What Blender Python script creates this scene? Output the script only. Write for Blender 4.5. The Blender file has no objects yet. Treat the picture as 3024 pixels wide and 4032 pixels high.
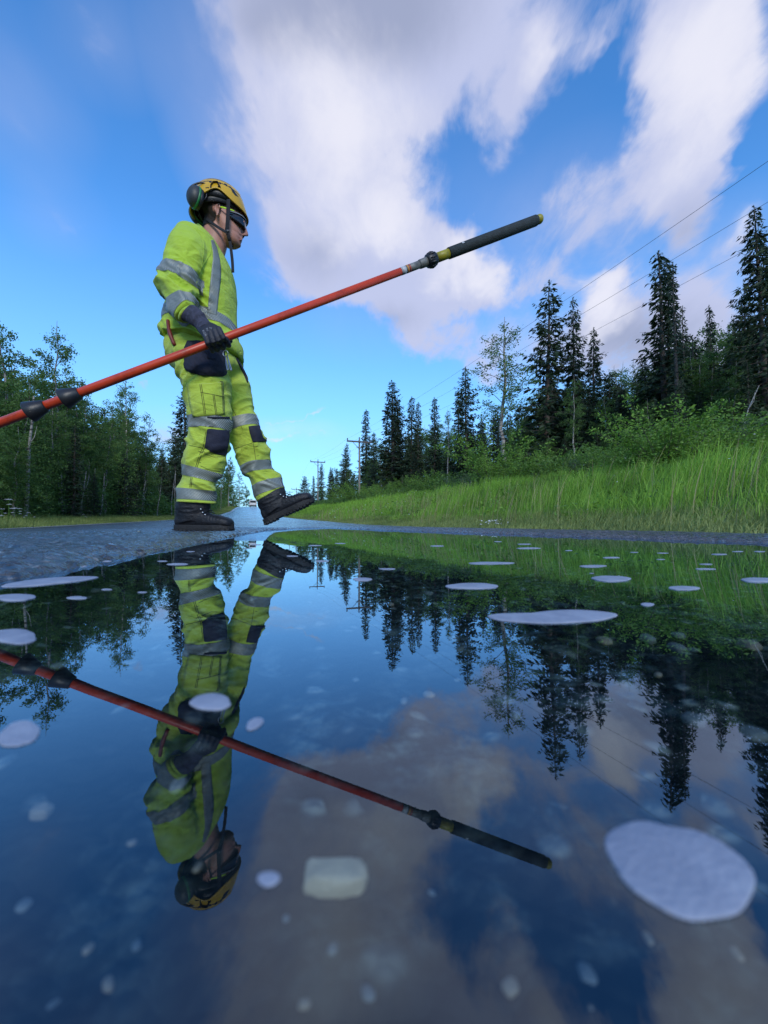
import bpy, bmesh, math, random
import numpy as np
from mathutils import Vector, Matrix, Euler, noise as mnoise

# ------------------------------------------------------------------ camera
CAM_H = 0.05
PITCH = math.radians(1.76)
FPX = 1500.0                      # focal length in photo pixels (3024 x 4032)
SC = bpy.context.scene
COL = SC.collection
cam_data = bpy.data.cameras.new("camera")
cam = bpy.data.objects.new("camera", cam_data)
COL.objects.link(cam)
SC.camera = cam
cam.location = (0, 0, CAM_H)
cam.rotation_euler = (math.pi / 2 + PITCH, 0, 0)
cam_data.sensor_fit = 'VERTICAL'
cam_data.sensor_height = 40.32
cam_data.sensor_width = 30.24
cam_data.lens = FPX / 100.0       # 15 mm
cam_data.clip_start = 0.004
cam_data.clip_end = 6000
cam_data.dof.use_dof = True
cam_data.dof.focus_distance = 2.3
cam_data.dof.aperture_fstop = 13.5    # about a millimetre of opening, like a phone's wide lens

# ------------------------------------------------------------------ world
SUN_EL, SUN_AZ = math.radians(26), math.radians(168)   # azimuth: direction the light comes from, from +Y clockwise
world = bpy.data.worlds.new("World")
SC.world = world
world.use_nodes = True
SC.view_settings.view_transform = 'Standard'
SC.view_settings.look = 'None'
SC.view_settings.gamma = 1.0
SC.view_settings.exposure = 0.16
SC.view_settings.use_curve_mapping = False
try:
    SC.cycles.max_bounces = 8
    SC.cycles.transparent_max_bounces = 16
    SC.cycles.diffuse_bounces = 3
    SC.cycles.glossy_bounces = 4
    SC.cycles.caustics_reflective = False
    SC.cycles.caustics_refractive = False
    SC.cycles.sample_clamp_indirect = 6.0
    SC.cycles.use_denoising = True
    SC.cycles.use_light_tree = True
except Exception:
    pass

_c, _s = math.cos(PITCH), math.sin(PITCH)
def ray(px, py):
    a = (px - 1512) / FPX
    b = (2016 - py) / FPX
    return Vector((a, _c - b * _s, _s + b * _c))
def P(px, py, Y):
    "world point seen at photo pixel (px, py) at forward distance Y"
    d = ray(px, py)
    t = Y / d.y
    return Vector((d.x * t, Y, CAM_H + d.z * t))

class NT:
    "tiny node-tree helper"
    def __init__(s, nt):
        s.nt = nt
        nt.nodes.clear()
    def n(s, t, **kw):
        nd = s.nt.nodes.new(t)
        ins = kw.pop('ins', {})
        for k, v in kw.items():
            setattr(nd, k, v)
        for k, v in ins.items():
            sock = nd.inputs[k]
            if isinstance(v, bpy.types.NodeSocket):
                s.nt.links.new(v, sock)
            else:
                sock.default_value = v
        return nd
    def link(s, a, b):
        s.nt.links.new(a, b)
    def math(s, op, a, b=None, c=None, clamp=False):
        nd = s.nt.nodes.new('ShaderNodeMath')
        nd.operation = op
        nd.use_clamp = clamp
        for i, v in enumerate((a, b, c)):
            if v is None: continue
            if isinstance(v, bpy.types.NodeSocket): s.nt.links.new(v, nd.inputs[i])
            else: nd.inputs[i].default_value = v
        return nd.outputs[0]
    def mix(s, fac, a, b, blend='MIX'):
        nd = s.nt.nodes.new('ShaderNodeMix')
        nd.data_type = 'RGBA'
        nd.blend_type = blend
        for i, v in ((0, fac), (6, a), (7, b)):
            if isinstance(v, bpy.types.NodeSocket): s.nt.links.new(v, nd.inputs[i])
            else: nd.inputs[i].default_value = v if i == 0 else (tuple(v) + (1,))[:4]
        return nd.outputs[2]
    def ramp(s, fac, stops, interp='LINEAR'):
        nd = s.nt.nodes.new('ShaderNodeValToRGB')
        nd.color_ramp.interpolation = interp
        el = nd.color_ramp.elements
        while len(el) > len(stops): el.remove(el[-1])
        while len(el) < len(stops): el.new(1.0)
        for e, (p, c) in zip(el, stops):
            e.position = p
            e.color = (c, c, c, 1) if isinstance(c, (int, float)) else tuple(c) + (1,)
        s.nt.links.new(fac, nd.inputs[0])
        return nd.outputs[0]
    def maprange(s, v, a, b, c=0.0, d=1.0, interp='SMOOTHSTEP'):
        nd = s.nt.nodes.new('ShaderNodeMapRange')
        nd.interpolation_type = interp
        s.nt.links.new(v, nd.inputs[0])
        for i, x in zip((1, 2, 3, 4), (a, b, c, d)): nd.inputs[i].default_value = x
        return nd.outputs[0]
    def noise(s, vec, scale, detail=4, rough=.5, dist=0.0, out=0):
        nd = s.n('ShaderNodeTexNoise', ins={'Scale': scale, 'Detail': detail, 'Roughness': rough, 'Distortion': dist})
        if vec is not None: s.nt.links.new(vec, nd.inputs['Vector'])
        return nd.outputs[out]

def build_world():
    W = NT(world.node_tree)
    sky = W.n('ShaderNodeTexSky', sky_type='NISHITA', sun_disc=False, sun_elevation=SUN_EL,
              sun_rotation=SUN_AZ, altitude=300, air_density=1.0, dust_density=0.3, ozone_density=3.0)
    tc = W.n('ShaderNodeTexCoord')
    d = tc.outputs['Generated']
    # the blue of the clear air
    hs = W.n('ShaderNodeHueSaturation', ins={'Hue': 0.507, 'Saturation': 1.12, 'Value': 1.0, 'Color': sky.outputs[0]})
    blue = W.mix(1.0, hs.outputs[0], SKY_TINT, 'MULTIPLY')
    up = W.n('ShaderNodeSeparateXYZ', ins={0: d}).outputs[2]
    low = W.math('POWER', W.maprange(up, .62, -.02, 0, 1, 'LINEAR'), 1.45)
    blue = W.mix(W.math('MULTIPLY', low, .95), blue, tuple(c / WSTR for c in (.33, .60, .97)))
    # wind-drawn noise: directions flattened on a cloud sheet overhead
    sep = W.n('ShaderNodeSeparateXYZ', ins={0: d})
    zz = W.math('ADD', W.math('ABSOLUTE', sep.outputs[2]), 0.22)
    pl = W.n('ShaderNodeCombineXYZ', ins={0: W.math('DIVIDE', sep.outputs[0], zz), 1: W.math('DIVIDE', sep.outputs[1], zz), 2: 0.0})
    rot = W.n('ShaderNodeMapping', ins={0: pl.outputs[0], 2: (0, 0, math.radians(-20)), 3: (1.7, .85, 1)})
    big = W.noise(rot.outputs[0], 1.4, 7, .52, .25)
    fine = W.noise(rot.outputs[0], 4.5, 10, .66, .5)
    warpc = W.n('ShaderNodeTexNoise', ins={'Vector': d, 'Scale': 3.2, 'Detail': 5, 'Roughness': .6})
    wv = W.n('ShaderNodeVectorMath', operation='SUBTRACT', ins={0: warpc.outputs['Color'], 1: (.5, .5, .5)})
    wv2 = W.n('ShaderNodeVectorMath', operation='SCALE', ins={0: wv.outputs[0], 3: .30})
    dw = W.n('ShaderNodeVectorMath', operation='ADD', ins={0: d, 1: wv2.outputs[0]}).outputs[0]
    def blob(cx, cy, rx, ry, rot, soft=False):
        c = ray(cx, cy); L = c.length; c = c / L
        ex = (ray(cx + 10, cy).normalized() - c) / 10.0
        ey = (ray(cx, cy - 10).normalized() - c) / 10.0
        cr, sr = math.cos(math.radians(rot)), math.sin(math.radians(rot))
        ax = (ex * cr + ey * sr) * rx
        ay = (-ex * sr + ey * cr) * ry
        sx, sy = ax.length, ay.length
        ux = ax.normalized()
        uy = c - ux * c.dot(ux); uy.normalize()
        uz = ux.cross(uy)
        m = Matrix((ux, uy, uz)).transposed()
        mp = W.n('ShaderNodeMapping', vector_type='TEXTURE',
                 ins={0: d if soft else dw, 1: c, 2: m.to_euler('XYZ'), 3: (sx, .8, sy)})
        return W.n('ShaderNodeTexGradient', gradient_type='SPHERICAL', ins={0: mp.outputs[0]}).outputs[1]
    def total(lst, soft=False):
        acc = None
        for (cx, cy, rx, ry, r, w) in lst:
            v = W.math('MULTIPLY', blob(cx, cy, rx, ry, r, soft), w)
            acc = v if acc is None else W.math('ADD', acc, v)
        return acc
    cov = total([(a, b, c * (1.28 if w > .5 and a < 2500 else 1.0), e * (1.28 if w > .5 and a < 2500 else 1.05), r, w) for a, b, c, e, r, w in CLOUDS])
    veil = total(VEILS, True)
    # clouds continue over the rest of the sky
    behind = W.maprange(sep.outputs[1], .35, -.25)
    gen = W.math('MULTIPLY', W.maprange(big, .42, .66), W.math('MULTIPLY', behind, 0.75))
    cov = W.math('ADD', cov, gen)
    n1 = W.math('MULTIPLY', W.math('SUBTRACT', big, .5), 1.15)
    n2 = W.math('MULTIPLY', W.math('SUBTRACT', fine, .5), 1.35)
    body = W.math('ADD', W.math('ADD', cov, n1), n2)
    body = W.math('MULTIPLY', body, W.maprange(cov, .02, .25))
    dens = W.maprange(body, .06, .84)
    veil = W.math('MULTIPLY', veil, W.math('ADD', .35, W.math('MULTIPLY', W.maprange(big, .3, .7), .9)), clamp=True)
    dens = W.math('MAXIMUM', dens, W.math('ADD', W.math('MULTIPLY', dens, .6), W.math('MULTIPLY', veil, .6)))
    dens = W.math('MINIMUM', dens, 1.0)
    # how thick: thick parts are greyer below, thin and sunlit edges whiter
    thick = W.math('ADD', total(DARKS, True), W.math('MULTIPLY', W.math('SUBTRACT', fine, .5), .5))
    lit = W.math('ADD', total(LITS), W.math('MULTIPLY', W.math('SUBTRACT', W.math('ADD', W.math('MULTIPLY', big, .6), W.math('MULTIPLY', fine, .4)), .5), 1.7))
    col = W.mix(W.maprange(thick, .0, .75), CL_MID, CL_DARK)
    col = W.mix(W.maprange(lit, .05, .8), col, CL_LIT)
    k = W.n('ShaderNodeVectorMath', operation='SCALE', ins={0: col, 3: 1 / WSTR}).outputs[0]
    fin = W.mix(W.math('MULTIPLY', dens, .96), blue, k)
    bg = W.n('ShaderNodeBackground', ins={'Color': fin, 'Strength': WSTR})
    out = W.n('ShaderNodeOutputWorld')
    W.link(bg.outputs[0], out.inputs[0])

WSTR = 0.15
SKY_TINT = (.98, 1.68, 1.90)
CL_MID = (.50, .54, .75)
CL_DARK = (.33, .37, .53)
CL_LIT = (.76, .76, .86)
VEILS = [(60, 380, 330, 520, 30, .35), (960, 480, 340, 800, 0, 1.1), (1900, 900, 700, 500, 0, .25), (2750, 1250, 600, 450, 10, 1.1), (2150, 1330, 500, 260, 0, .8), (90, 480, 260, 420, 30, .35), (230, 840, 200, 240, 30, .4), (430, 160, 260, 380, 20, .35),
         (1500, 1250, 500, 220, 0, .3), (2300, 900, 400, 400, 0, .4), (1500, 1750, 600, 120, 0, .25), (650, 1720, 260, 130, 0, .5), (1120, 1690, 260, 60, 0, .4)]
CLOUDS = [
    (1420, 60, 500, 560, 0, 1.5), (1260, 540, 370, 480, -14, 1.2), (1400, 850, 370, 360, -20, 1.1),
    (1500, 1080, 470, 200, -8, 1.1), (1780, 1090, 330, 110, 8, .9), (1680, 1290, 280, 120, -25, .7),
    (1800, 100, 520, 420, 30, 1.1), (2110, 330, 110, 340, -32, .7), (1990, 520, 130, 230, 8, .6),
    (2260, 260, 70, 420, -30, .5), (2640, 120, 420, 330, 25, 1.3), (2640, 470, 300, 330, 8, 1.2),
    (2690, 780, 190, 240, 10, .9), (2860, 620, 130, 60, 20, .5),
    (2400, 790, 190, 190, 10, .8), (2160, 960, 100, 280, -10, .62), (2330, 1170, 170, 160, -25, 1.0),
    (2560, 1240, 420, 230, 10, .8), (2800, 1120, 380, 330, 25, .75), (2100, 1330, 330, 130, 0, .7),
    (2600, 1420, 600, 180, 0, .6), (2990, 850, 160, 180, 20, .5), (1860, 1430, 130, 60, 0, .4),
    (100, 500, 130, 330, 35, .28), (210, 820, 170, 200, 30, .3), (480, 200, 160, 300, 20, .25),
    (640, 1690, 110, 60, 0, .45), (1150, 1635, 120, 14, 0, .42), (1110, 1712, 190, 18, 0, .5), (590, 1450, 70, 20, -25, .4),
    (700, 1830, 260, 60, 0, .35), (930, 2000, 200, 40, 0, .3),
]
DARKS = [(1450, 0, 560, 460, 0, 1.1), (1250, 1000, 240, 200, 0, .5), (2500, 1330, 420, 200, 0, .7), (1000, 100, 300, 300, 0, .4),
         (2700, 900, 200, 200, 0, .4), (1560, 1250, 200, 100, 0, .4)]
LITS = [(1380, 620, 560, 480, -20, .75), (2680, 300, 400, 560, 10, .8), (2335, 1160, 190, 170, 0, .9), (1850, 1060, 260, 120, 0, .8),
        (2110, 300, 120, 300, -30, .6), (1500, 950, 260, 160, 0, .4), (1130, 1680, 260, 120, 0, .8), (2990, 800, 120, 150, 0, .6)]
build_world()

sun_data = bpy.data.lights.new("sun", 'SUN')
sun = bpy.data.objects.new("sun", sun_data)
COL.objects.link(sun)
sun_data.energy = 1.7
sun_data.angle = math.radians(16)
sun_data.color = (1.0, .93, .84)
_d = Vector((math.sin(SUN_AZ) * math.cos(SUN_EL), math.cos(SUN_AZ) * math.cos(SUN_EL), math.sin(SUN_EL)))
sun.rotation_euler = _d.to_track_quat('Z', 'Y').to_euler()

# ------------------------------------------------------------------ helpers
def mesh_from(name, verts, faces, smooth=True):
    me = bpy.data.meshes.new(name)
    verts = np.asarray(verts, dtype=np.float32)
    me.vertices.add(len(verts))
    me.vertices.foreach_set('co', verts.ravel())
    if isinstance(faces, np.ndarray):
        n, k = faces.shape
        me.loops.add(n * k)
        me.loops.foreach_set('vertex_index', faces.astype(np.int32).ravel())
        me.polygons.add(n)
        me.polygons.foreach_set('loop_start', np.arange(0, n * k, k, dtype=np.int32))
        me.polygons.foreach_set('loop_total', np.full(n, k, dtype=np.int32))
    else:
        me.loops.add(sum(len(f) for f in faces))
        me.loops.foreach_set('vertex_index', np.array([i for f in faces for i in f], dtype=np.int32))
        me.polygons.add(len(faces))
        tot = np.array([len(f) for f in faces], dtype=np.int32)
        me.polygons.foreach_set('loop_start', (np.cumsum(tot) - tot).astype(np.int32))
        me.polygons.foreach_set('loop_total', tot)
    me.update(calc_edges=True)
    if smooth:
        me.polygons.foreach_set('use_smooth', np.ones(len(me.polygons), dtype=bool))
    me.validate()
    return me

def link(name, me, mat=None, parent=None, kind=None, **props):
    o = bpy.data.objects.new(name, me)
    COL.objects.link(o)
    if mat is not None and me is not None and not me.materials:
        me.materials.append(mat)
    if parent is not None: o.parent = parent
    if kind: o['kind'] = kind
    for k, v in props.items(): o[k] = v
    return o

def empty(name, loc=(0, 0, 0), rz=0, **props):
    o = bpy.data.objects.new(name, None)
    o.empty_display_size = .1
    COL.objects.link(o)
    o.location = loc
    o.rotation_euler = (0, 0, rz)
    for k, v in props.items(): o[k] = v
    return o

def bm_obj(name, bm, mat=None, parent=None, smooth=True, **props):
    me = bpy.data.meshes.new(name)
    bm.to_mesh(me); bm.free()
    if smooth:
        me.polygons.foreach_set('use_smooth', np.ones(len(me.polygons), dtype=bool))
    return link(name, me, mat, parent, **props)

def mat_new(name):
    m = bpy.data.materials.new(name)
    m.use_nodes = True
    return m, NT(m.node_tree)

def principled(N, **ins):
    p = N.n('ShaderNodeBsdfPrincipled', ins={k: ((tuple(v) + (1,)) if isinstance(v, tuple) and len(v) == 3 and 'Color' in k else v) for k, v in ins.items()})
    return p
def finish(N, shader, disp=None):
    o = N.n('ShaderNodeOutputMaterial')
    N.link(shader, o.inputs[0])

def simple_mat(name, color, rough=.6, var=.25, scale=20, bump=0.0, bscale=60, metallic=0, spec=.5, coord='Object', dirt=None, dirt_scale=6, dirt_amt=.5, sheen=0):
    m, N = mat_new(name)
    tc = N.n('ShaderNodeTexCoord').outputs[coord]
    nz = N.noise(tc, scale, 5, .6)
    lo = tuple(c * (1 - var) for c in color); hi = tuple(min(1, c * (1 + var)) for c in color)
    col = N.mix(N.maprange(nz, .3, .7), lo, hi)
    if dirt:
        dn = N.noise(tc, dirt_scale, 7, .68)
        col = N.mix(N.math('MULTIPLY', N.maprange(dn, .5, .72), dirt_amt), col, dirt)
    p = principled(N, Roughness=rough, Metallic=metallic)
    p.inputs['Specular IOR Level'].default_value = spec
    if sheen: p.inputs['Sheen Weight'].default_value = sheen
    N.link(col, p.inputs['Base Color'])
    if bump:
        b = N.n('ShaderNodeBump', ins={'Strength': bump, 'Distance': .01, 'Height': N.noise(tc, bscale, 6, .65)})
        N.link(b.outputs[0], p.inputs['Normal'])
    finish(N, p.outputs[0])
    return m

# numpy value noise --------------------------------------------------
_rng = np.random.default_rng(7)
_perm = _rng.random((256, 256)).astype(np.float32)
def vnoise2(x, y):
    xi = np.floor(x).astype(np.int64); yi = np.floor(y).astype(np.int64)
    fx = x - xi; fy = y - yi
    fx = fx * fx * (3 - 2 * fx); fy = fy * fy * (3 - 2 * fy)
    a = _perm[xi & 255, yi & 255]; b = _perm[(xi + 1) & 255, yi & 255]
    c = _perm[xi & 255, (yi + 1) & 255]; d = _perm[(xi + 1) & 255, (yi + 1) & 255]
    return (a * (1 - fx) + b * fx) * (1 - fy) + (c * (1 - fx) + d * fx) * fy
def fbm2(x, y, o=4, g=.5):
    s = 0; a = 1; t = 0
    for i in range(o):
        s = s + a * vnoise2(x * 2 ** i + 17.3 * i, y * 2 ** i + 5.1 * i); t += a; a *= g
    return s / t - .5
def sstep(x, a, b):
    t = np.clip((x - a) / (b - a), 0, 1)
    return t * t * (3 - 2 * t)

# ------------------------------------------------------------------ road frame
# s runs along the road, t across it from its right edge towards the left
RD = np.array([-.3203, .9473]); RN = np.array([-.9473, -.3203]); RO = np.array([2.35, 0.0])
def to_st(x, y):
    dx = x - RO[0]; dy = y - RO[1]
    return dx * RD[0] + dy * RD[1], dx * RN[0] + dy * RN[1]
def to_xy(s, t):
    return RO[0] + s * RD[0] + t * RN[0], RO[1] + s * RD[1] + t * RN[1]
_S = np.array([-60, 6.4, 9, 25, 50, 75, 104, 112, 125, 200, 420, 900.])
_Z = np.array([0.0, 0.0, .03, .36, 1.02, 2.35, 4.42, 4.55, 4.2, 0.5, -6, -10.])
def climb(s):
    s = np.asarray(s, dtype=float)
    out = 0
    for k in (-1.5, -.75, 0, .75, 1.5):
        out = out + np.interp(s + k * (1 + .02 * np.abs(s)), _S, _Z)
    return out / 5 - .004 * 0
ROAD_W = 6.6
def puddle_edges(s):
    tl = np.interp(s, [-6, -2, .5, 1.2, 2.44, 3.9, 5.0, 5.7], [2.75, 2.75, 2.55, 2.43, 2.31, 2.13, 1.76, 1.4])
    tr = np.interp(s, [-6, -1, .6, 1.36, 1.94, 3.6, 4.9, 5.7], [.8, .85, .95, .99, 1.04, 1.26, 1.33, 1.4])
    return tl, tr
def road_z(s, t):
    s = np.asarray(s, dtype=float); t = np.asarray(t, dtype=float)
    z = climb(s)
    right = np.interp(t, [0, .5, 1.0], [.004, .009, .008])
    fall = np.interp(t, [1.0, 2.9, 6.6], [.012, .016, -.085])
    z = z + np.where(t < 1.0, right, fall)
    tl, tr = puddle_edges(s)
    wd = np.maximum(tl - tr, .02)
    m = (t - tr) / wd
    ins = np.minimum(t - tr, tl - t)                 # distance inside the puddle's outline
    ends = np.minimum(s + 6, 5.6 - s)
    ins = np.minimum(ins, ends * .5)
    dep = np.where(ins > 0, -.013 - .006 * sstep(ins, 0, .3), 0)
    dep = dep * sstep(ins, -.015, .05) 
    rim = -.010 * sstep(ins, -.05, 0.0) * (s < 6.0) * (s > -6.5)
    near = sstep(s, 7.0, 5.6)
    z = z + np.where(ins > 0, dep - .003, 0) * near + rim * near
    return z
def verge_left_z(s, t):     # t > ROAD_W
    u = t - ROAD_W
    return climb(s) - .085 + np.interp(u, [0, .6, 2.5, 6, 40], [-.01, .02, .0, .1, .6]) + .05 * fbm2(s * .6, t * .6)
def bank_z(s, t):           # t < 0
    u = -t
    prof = np.interp(u, [0, .25, .6, 1.6, 3.5, 6.5, 9, 16, 40], [0, .004, .03, .22, .75, 1.42, 1.75, 2.4, 5.0])
    fade = np.interp(s, [-60, 20, 60, 110, 200], [1, 1, .9, .75, .6])
    return climb(s) + prof * fade + sstep(u, .4, 2.5) * .22 * fbm2(s * .45 + 9, t * .45)
def ground_z(x, y):
    s, t = to_st(np.asarray(x, float), np.asarray(y, float))
    return np.where(t > ROAD_W, verge_left_z(s, t), np.where(t < 0, bank_z(s, t), road_z(s, t)))
# ------------------------------------------------------------------ ground, road, water
def grid_mesh(name, xs, ys, fz, conv):
    X, Y = np.meshgrid(xs, ys)
    Z = fz(X, Y)
    wx, wy = conv(X, Y)
    v = np.stack([wx.ravel(), wy.ravel(), Z.ravel()], 1)
    nx, ny = len(xs), len(ys)
    i = np.arange((nx - 1) * (ny - 1)); r = i // (nx - 1); c = i % (nx - 1)
    a = r * nx + c
    f = np.stack([a, a + nx, a + nx + 1, a + 1], 1)      # t grows to the left
    return mesh_from(name, v, f)
def graded(a, lo, hi, b, fine, g=1.06, mx=12):
    "fine steps between lo and hi, growing outwards to a and b"
    L = [lo]; st = fine
    while L[-1] > a: st = min(st * g, mx); L.append(L[-1] - st)
    L[-1] = a
    R = [hi]; st = fine
    while R[-1] < b: st = min(st * g, mx); R.append(R[-1] + st)
    R[-1] = b
    return np.array(sorted(L[1:]) + list(np.arange(lo, hi, fine)) + R)

# asphalt ---------------------------------------------------------
def asphalt_mat():
    m, N = mat_new("wet_asphalt")
    g = N.n('ShaderNodeNewGeometry').outputs['Position']
    v1 = N.n('ShaderNodeTexVoronoi', ins={'Vector': g, 'Scale': 95.0, 'Randomness': 1.0})
    v2 = N.n('ShaderNodeTexVoronoi', ins={'Vector': g, 'Scale': 260.0})
    nz = N.noise(g, 2.2, 6, .6)
    tone = N.ramp(v1.outputs['Color'], [(0, (.020, .022, .026)), (.5, (.045, .048, .056)), (.8, (.085, .09, .095)), (.93, (.17, .17, .16)), (1, (.34, .33, .29))])
    col = N.mix(N.math('MULTIPLY', N.maprange(nz, .35, .7), .6), tone, (.035, .039, .048))
    v3 = N.n('ShaderNodeTexVoronoi', ins={'Vector': g, 'Scale': 75.0})
    chip = N.math('MULTIPLY', N.maprange(v3.outputs['Distance'], .34, .22), N.maprange(N.n('ShaderNodeSeparateColor', ins={0: v3.outputs['Color']}).outputs[0], .74, .8))
    col = N.mix(chip, col, (.18, .19, .20))
    zc = N.n('ShaderNodeSeparateXYZ', ins={0: g}).outputs[2]
    sub = N.maprange(zc, .001, -.006)
    # only the hollow right of the crown holds water; the falling left half stays merely damp
    tt = N.n('ShaderNodeVectorMath', operation='DOT_PRODUCT', ins={0: N.n('ShaderNodeVectorMath', operation='SUBTRACT', ins={0: g, 1: (2.35, 0, 0)}).outputs[0], 1: (-.9473, -.3203, 0)}).outputs['Value']
    sub = N.math('MULTIPLY', sub, N.maprange(tt, 2.95, 2.75))
    silt = N.math('MULTIPLY', N.maprange(N.noise(g, 60, 6, .7), .44, .66), N.maprange(N.noise(g, 14, 4, .55), .38, .62))
    col = N.mix(N.math('MULTIPLY', sub, .90), col, (.010, .015, .018))      # soaked, algae-dark floor
    col = N.mix(N.math('MULTIPLY', N.math('MULTIPLY', silt, sub), .9), col, (.15, .21, .21))
    grit = N.math('MULTIPLY', N.maprange(v1.outputs['Distance'], .42, .2), N.maprange(N.n('ShaderNodeSeparateColor', ins={0: v1.outputs['Color']}).outputs[1], .72, .9))
    col = N.mix(N.math('MULTIPLY', N.math('MULTIPLY', grit, sub), .8), col, (.26, .30, .28))
    h = N.math('ADD', N.math('MULTIPLY', v1.outputs['Distance'], -1.0), N.math('MULTIPLY', v2.outputs['Distance'], -.4))
    h = N.math('ADD', h, N.math('MULTIPLY', N.noise(g, 30, 3, .6), 1.2))
    b = N.n('ShaderNodeBump', ins={'Strength': 1.0, 'Distance': .0055, 'Height': h})
    wet = N.maprange(N.noise(g, 1.1, 5, .6), .35, .62)
    rough = N.math('ADD', .20, N.math('MULTIPLY', wet, .14))
    p = principled(N)
    N.link(col, p.inputs['Base Color']); N.link(rough, p.inputs['Roughness']); N.link(b.outputs[0], p.inputs['Normal'])
    p.inputs['IOR'].default_value = 1.6
    dry = N.math('SUBTRACT', 1.0, sub)      # under water the film and the stone's gloss vanish
    N.link(N.math('MULTIPLY', dry, .35), p.inputs['Coat Weight']); N.link(N.math('MULTIPLY', dry, .5), p.inputs['Specular IOR Level']); p.inputs['Coat Roughness'].default_value = .18; p.inputs['Coat IOR'].default_value = 1.5
    N.link(b.outputs[0], p.inputs['Coat Normal'])
    finish(N, p.outputs[0])
    return m
M_ASPH = asphalt_mat()
def road_full(T, S):
    z = road_z(S, T)
    d = np.hypot(*[a - b for a, b in zip(to_xy(S, T), (0, 0))])
    amp = .0062 * sstep(d, 9, 2.5)
    n = fbm2(S * 60, T * 60, 3, .7) * 1.9 + fbm2(S * 16 + 40, T * 16, 2) * .5
    wav = fbm2(S * 3.1 + 11, T * 3.1, 3) * .007 * sstep(d, .15, .6)
    # keep the crown between the puddle and the falling left half above water
    return z + n * amp + wav * .8
ts = graded(-.12, .75, 3.2, ROAD_W + .1, .0095, 1.035, .25)
ss = graded(-30, -.1, 4.2, 420, .0105, 1.03, 10)
road = link('road', grid_mesh('road', ts, ss, road_full, lambda T, S: to_xy(S, T)), M_ASPH, kind='structure')

# painted edge line on the left side of the road ------------------
m_line = simple_mat('worn_white_paint', (.62, .63, .62), .5, .1, 30, dirt=(.06, .065, .07), dirt_scale=14, dirt_amt=.9)
def line_fz(T, S):
    return road_z(S, T) + .006
lt = np.linspace(6.22, 6.34, 3); ls = graded(5.0, 12, 13, 118, .4, 1.02, 2)
link('edge_line', grid_mesh('edge_line', lt, ls, line_fz, lambda T, S: to_xy(S, T)), m_line, parent=road)

# soil under verge and bank, out to the horizon -------------------
def soil_mat():
    m, N = mat_new("soil_and_moss")
    g = N.n('ShaderNodeNewGeometry').outputs['Position']
    a = N.noise(g, 1.6, 7, .65); b_ = N.noise(g, 14, 5, .6)
    col = N.mix(N.maprange(a, .35, .65), (.030, .045, .014), (.045, .055, .022))
    col = N.mix(N.maprange(b_, .55, .75), col, (.07, .055, .035))
    p = principled(N, Roughness=.95)
    N.link(col, p.inputs['Base Color'])
    bb = N.n('ShaderNodeBump', ins={'Strength': .8, 'Distance': .03, 'Height': b_})
    N.link(bb.outputs[0], p.inputs['Normal'])
    finish(N, p.outputs[0])
    return m
M_SOIL = soil_mat()
ur = -graded(0, 0, 12, 2500, .16, 1.12, 400)[::-1]; ur[-1] = 0.0
ur = np.unique(ur)
sg = graded(-900, -8, 40, 2500, .5, 1.1, 300)
def far_right(T, S):
    return bank_z(S, T) + np.where(T < -40, -(T + 40) * .02, 0) * 0 - .002
link('ground', grid_mesh('ground', np.concatenate([ur[:-1], [-.0]]), sg, lambda T, S: np.where(T > -.01, climb(S) - .03, far_right(T, S)), lambda T, S: to_xy(S, T)), M_SOIL, kind='structure')
ul = graded(ROAD_W, ROAD_W, ROAD_W + 10, 2500, .3, 1.12, 400)
ul[0] = ROAD_W
link('left_verge_ground', grid_mesh('left_verge_ground', np.unique(ul), sg, lambda T, S: verge_left_z(S, T), lambda T, S: to_xy(S, T)), M_SOIL, kind='structure')

# water --------------------------------------------------------------
def water_mat():
    m, N = mat_new("puddle_water")
    g = N.n('ShaderNodeNewGeometry').outputs['Position']
    rip = N.n('ShaderNodeMapping', ins={0: g, 3: (1.0, 1.0, 1.0)})
    h = N.noise(rip.outputs[0], 9.0, 2, .5)
    b = N.n('ShaderNodeBump', ins={'Strength': .05, 'Distance': .0016, 'Height': h})
    bk = N.n('ShaderNodeNewGeometry').outputs['Backfacing']
    # the sheet is thin: light leaving the floor meets the same curve as light coming in
    fr = N.n('ShaderNodeFresnel', ins={'IOR': N.math('SUBTRACT', 1.33, N.math('MULTIPLY', bk, 1.33 - 1 / 1.33)), 'Normal': b.outputs[0]})
    fac = N.math('POWER', fr.outputs[0], .62, clamp=True)
    gl = N.n('ShaderNodeBsdfGlossy', ins={'Color': (.74, .88, 1.0, 1), 'Roughness': 0.0, 'Normal': b.outputs[0]})
    tr = N.n('ShaderNodeBsdfTransparent', ins={'Color': (.70, .78, .80, 1)})
    mx = N.n('ShaderNodeMixShader', ins={0: fac, 1: tr.outputs[0], 2: gl.outputs[0]})
    finish(N, mx.outputs[0])
    return m
M_WATER = water_mat()
wv = []; wf = []
sl = np.linspace(-6, 5.75, 60)
for i, s_ in enumerate(sl):
    tl, tr = puddle_edges(s_)
    ta, tb = float(tr) - .16, float(tl) + .13
    for t_ in np.linspace(ta, tb, 5):
        x, y = to_xy(s_, t_); wv.append((x, y, 0.0))
    if i:
        for k in range(4):
            a = (i - 1) * 5 + k; wf.append((a, a + 5, a + 6, a + 1))
water = link('puddle_water', mesh_from('puddle_water', wv, np.array(wf)), M_WATER, kind='structure')
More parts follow.
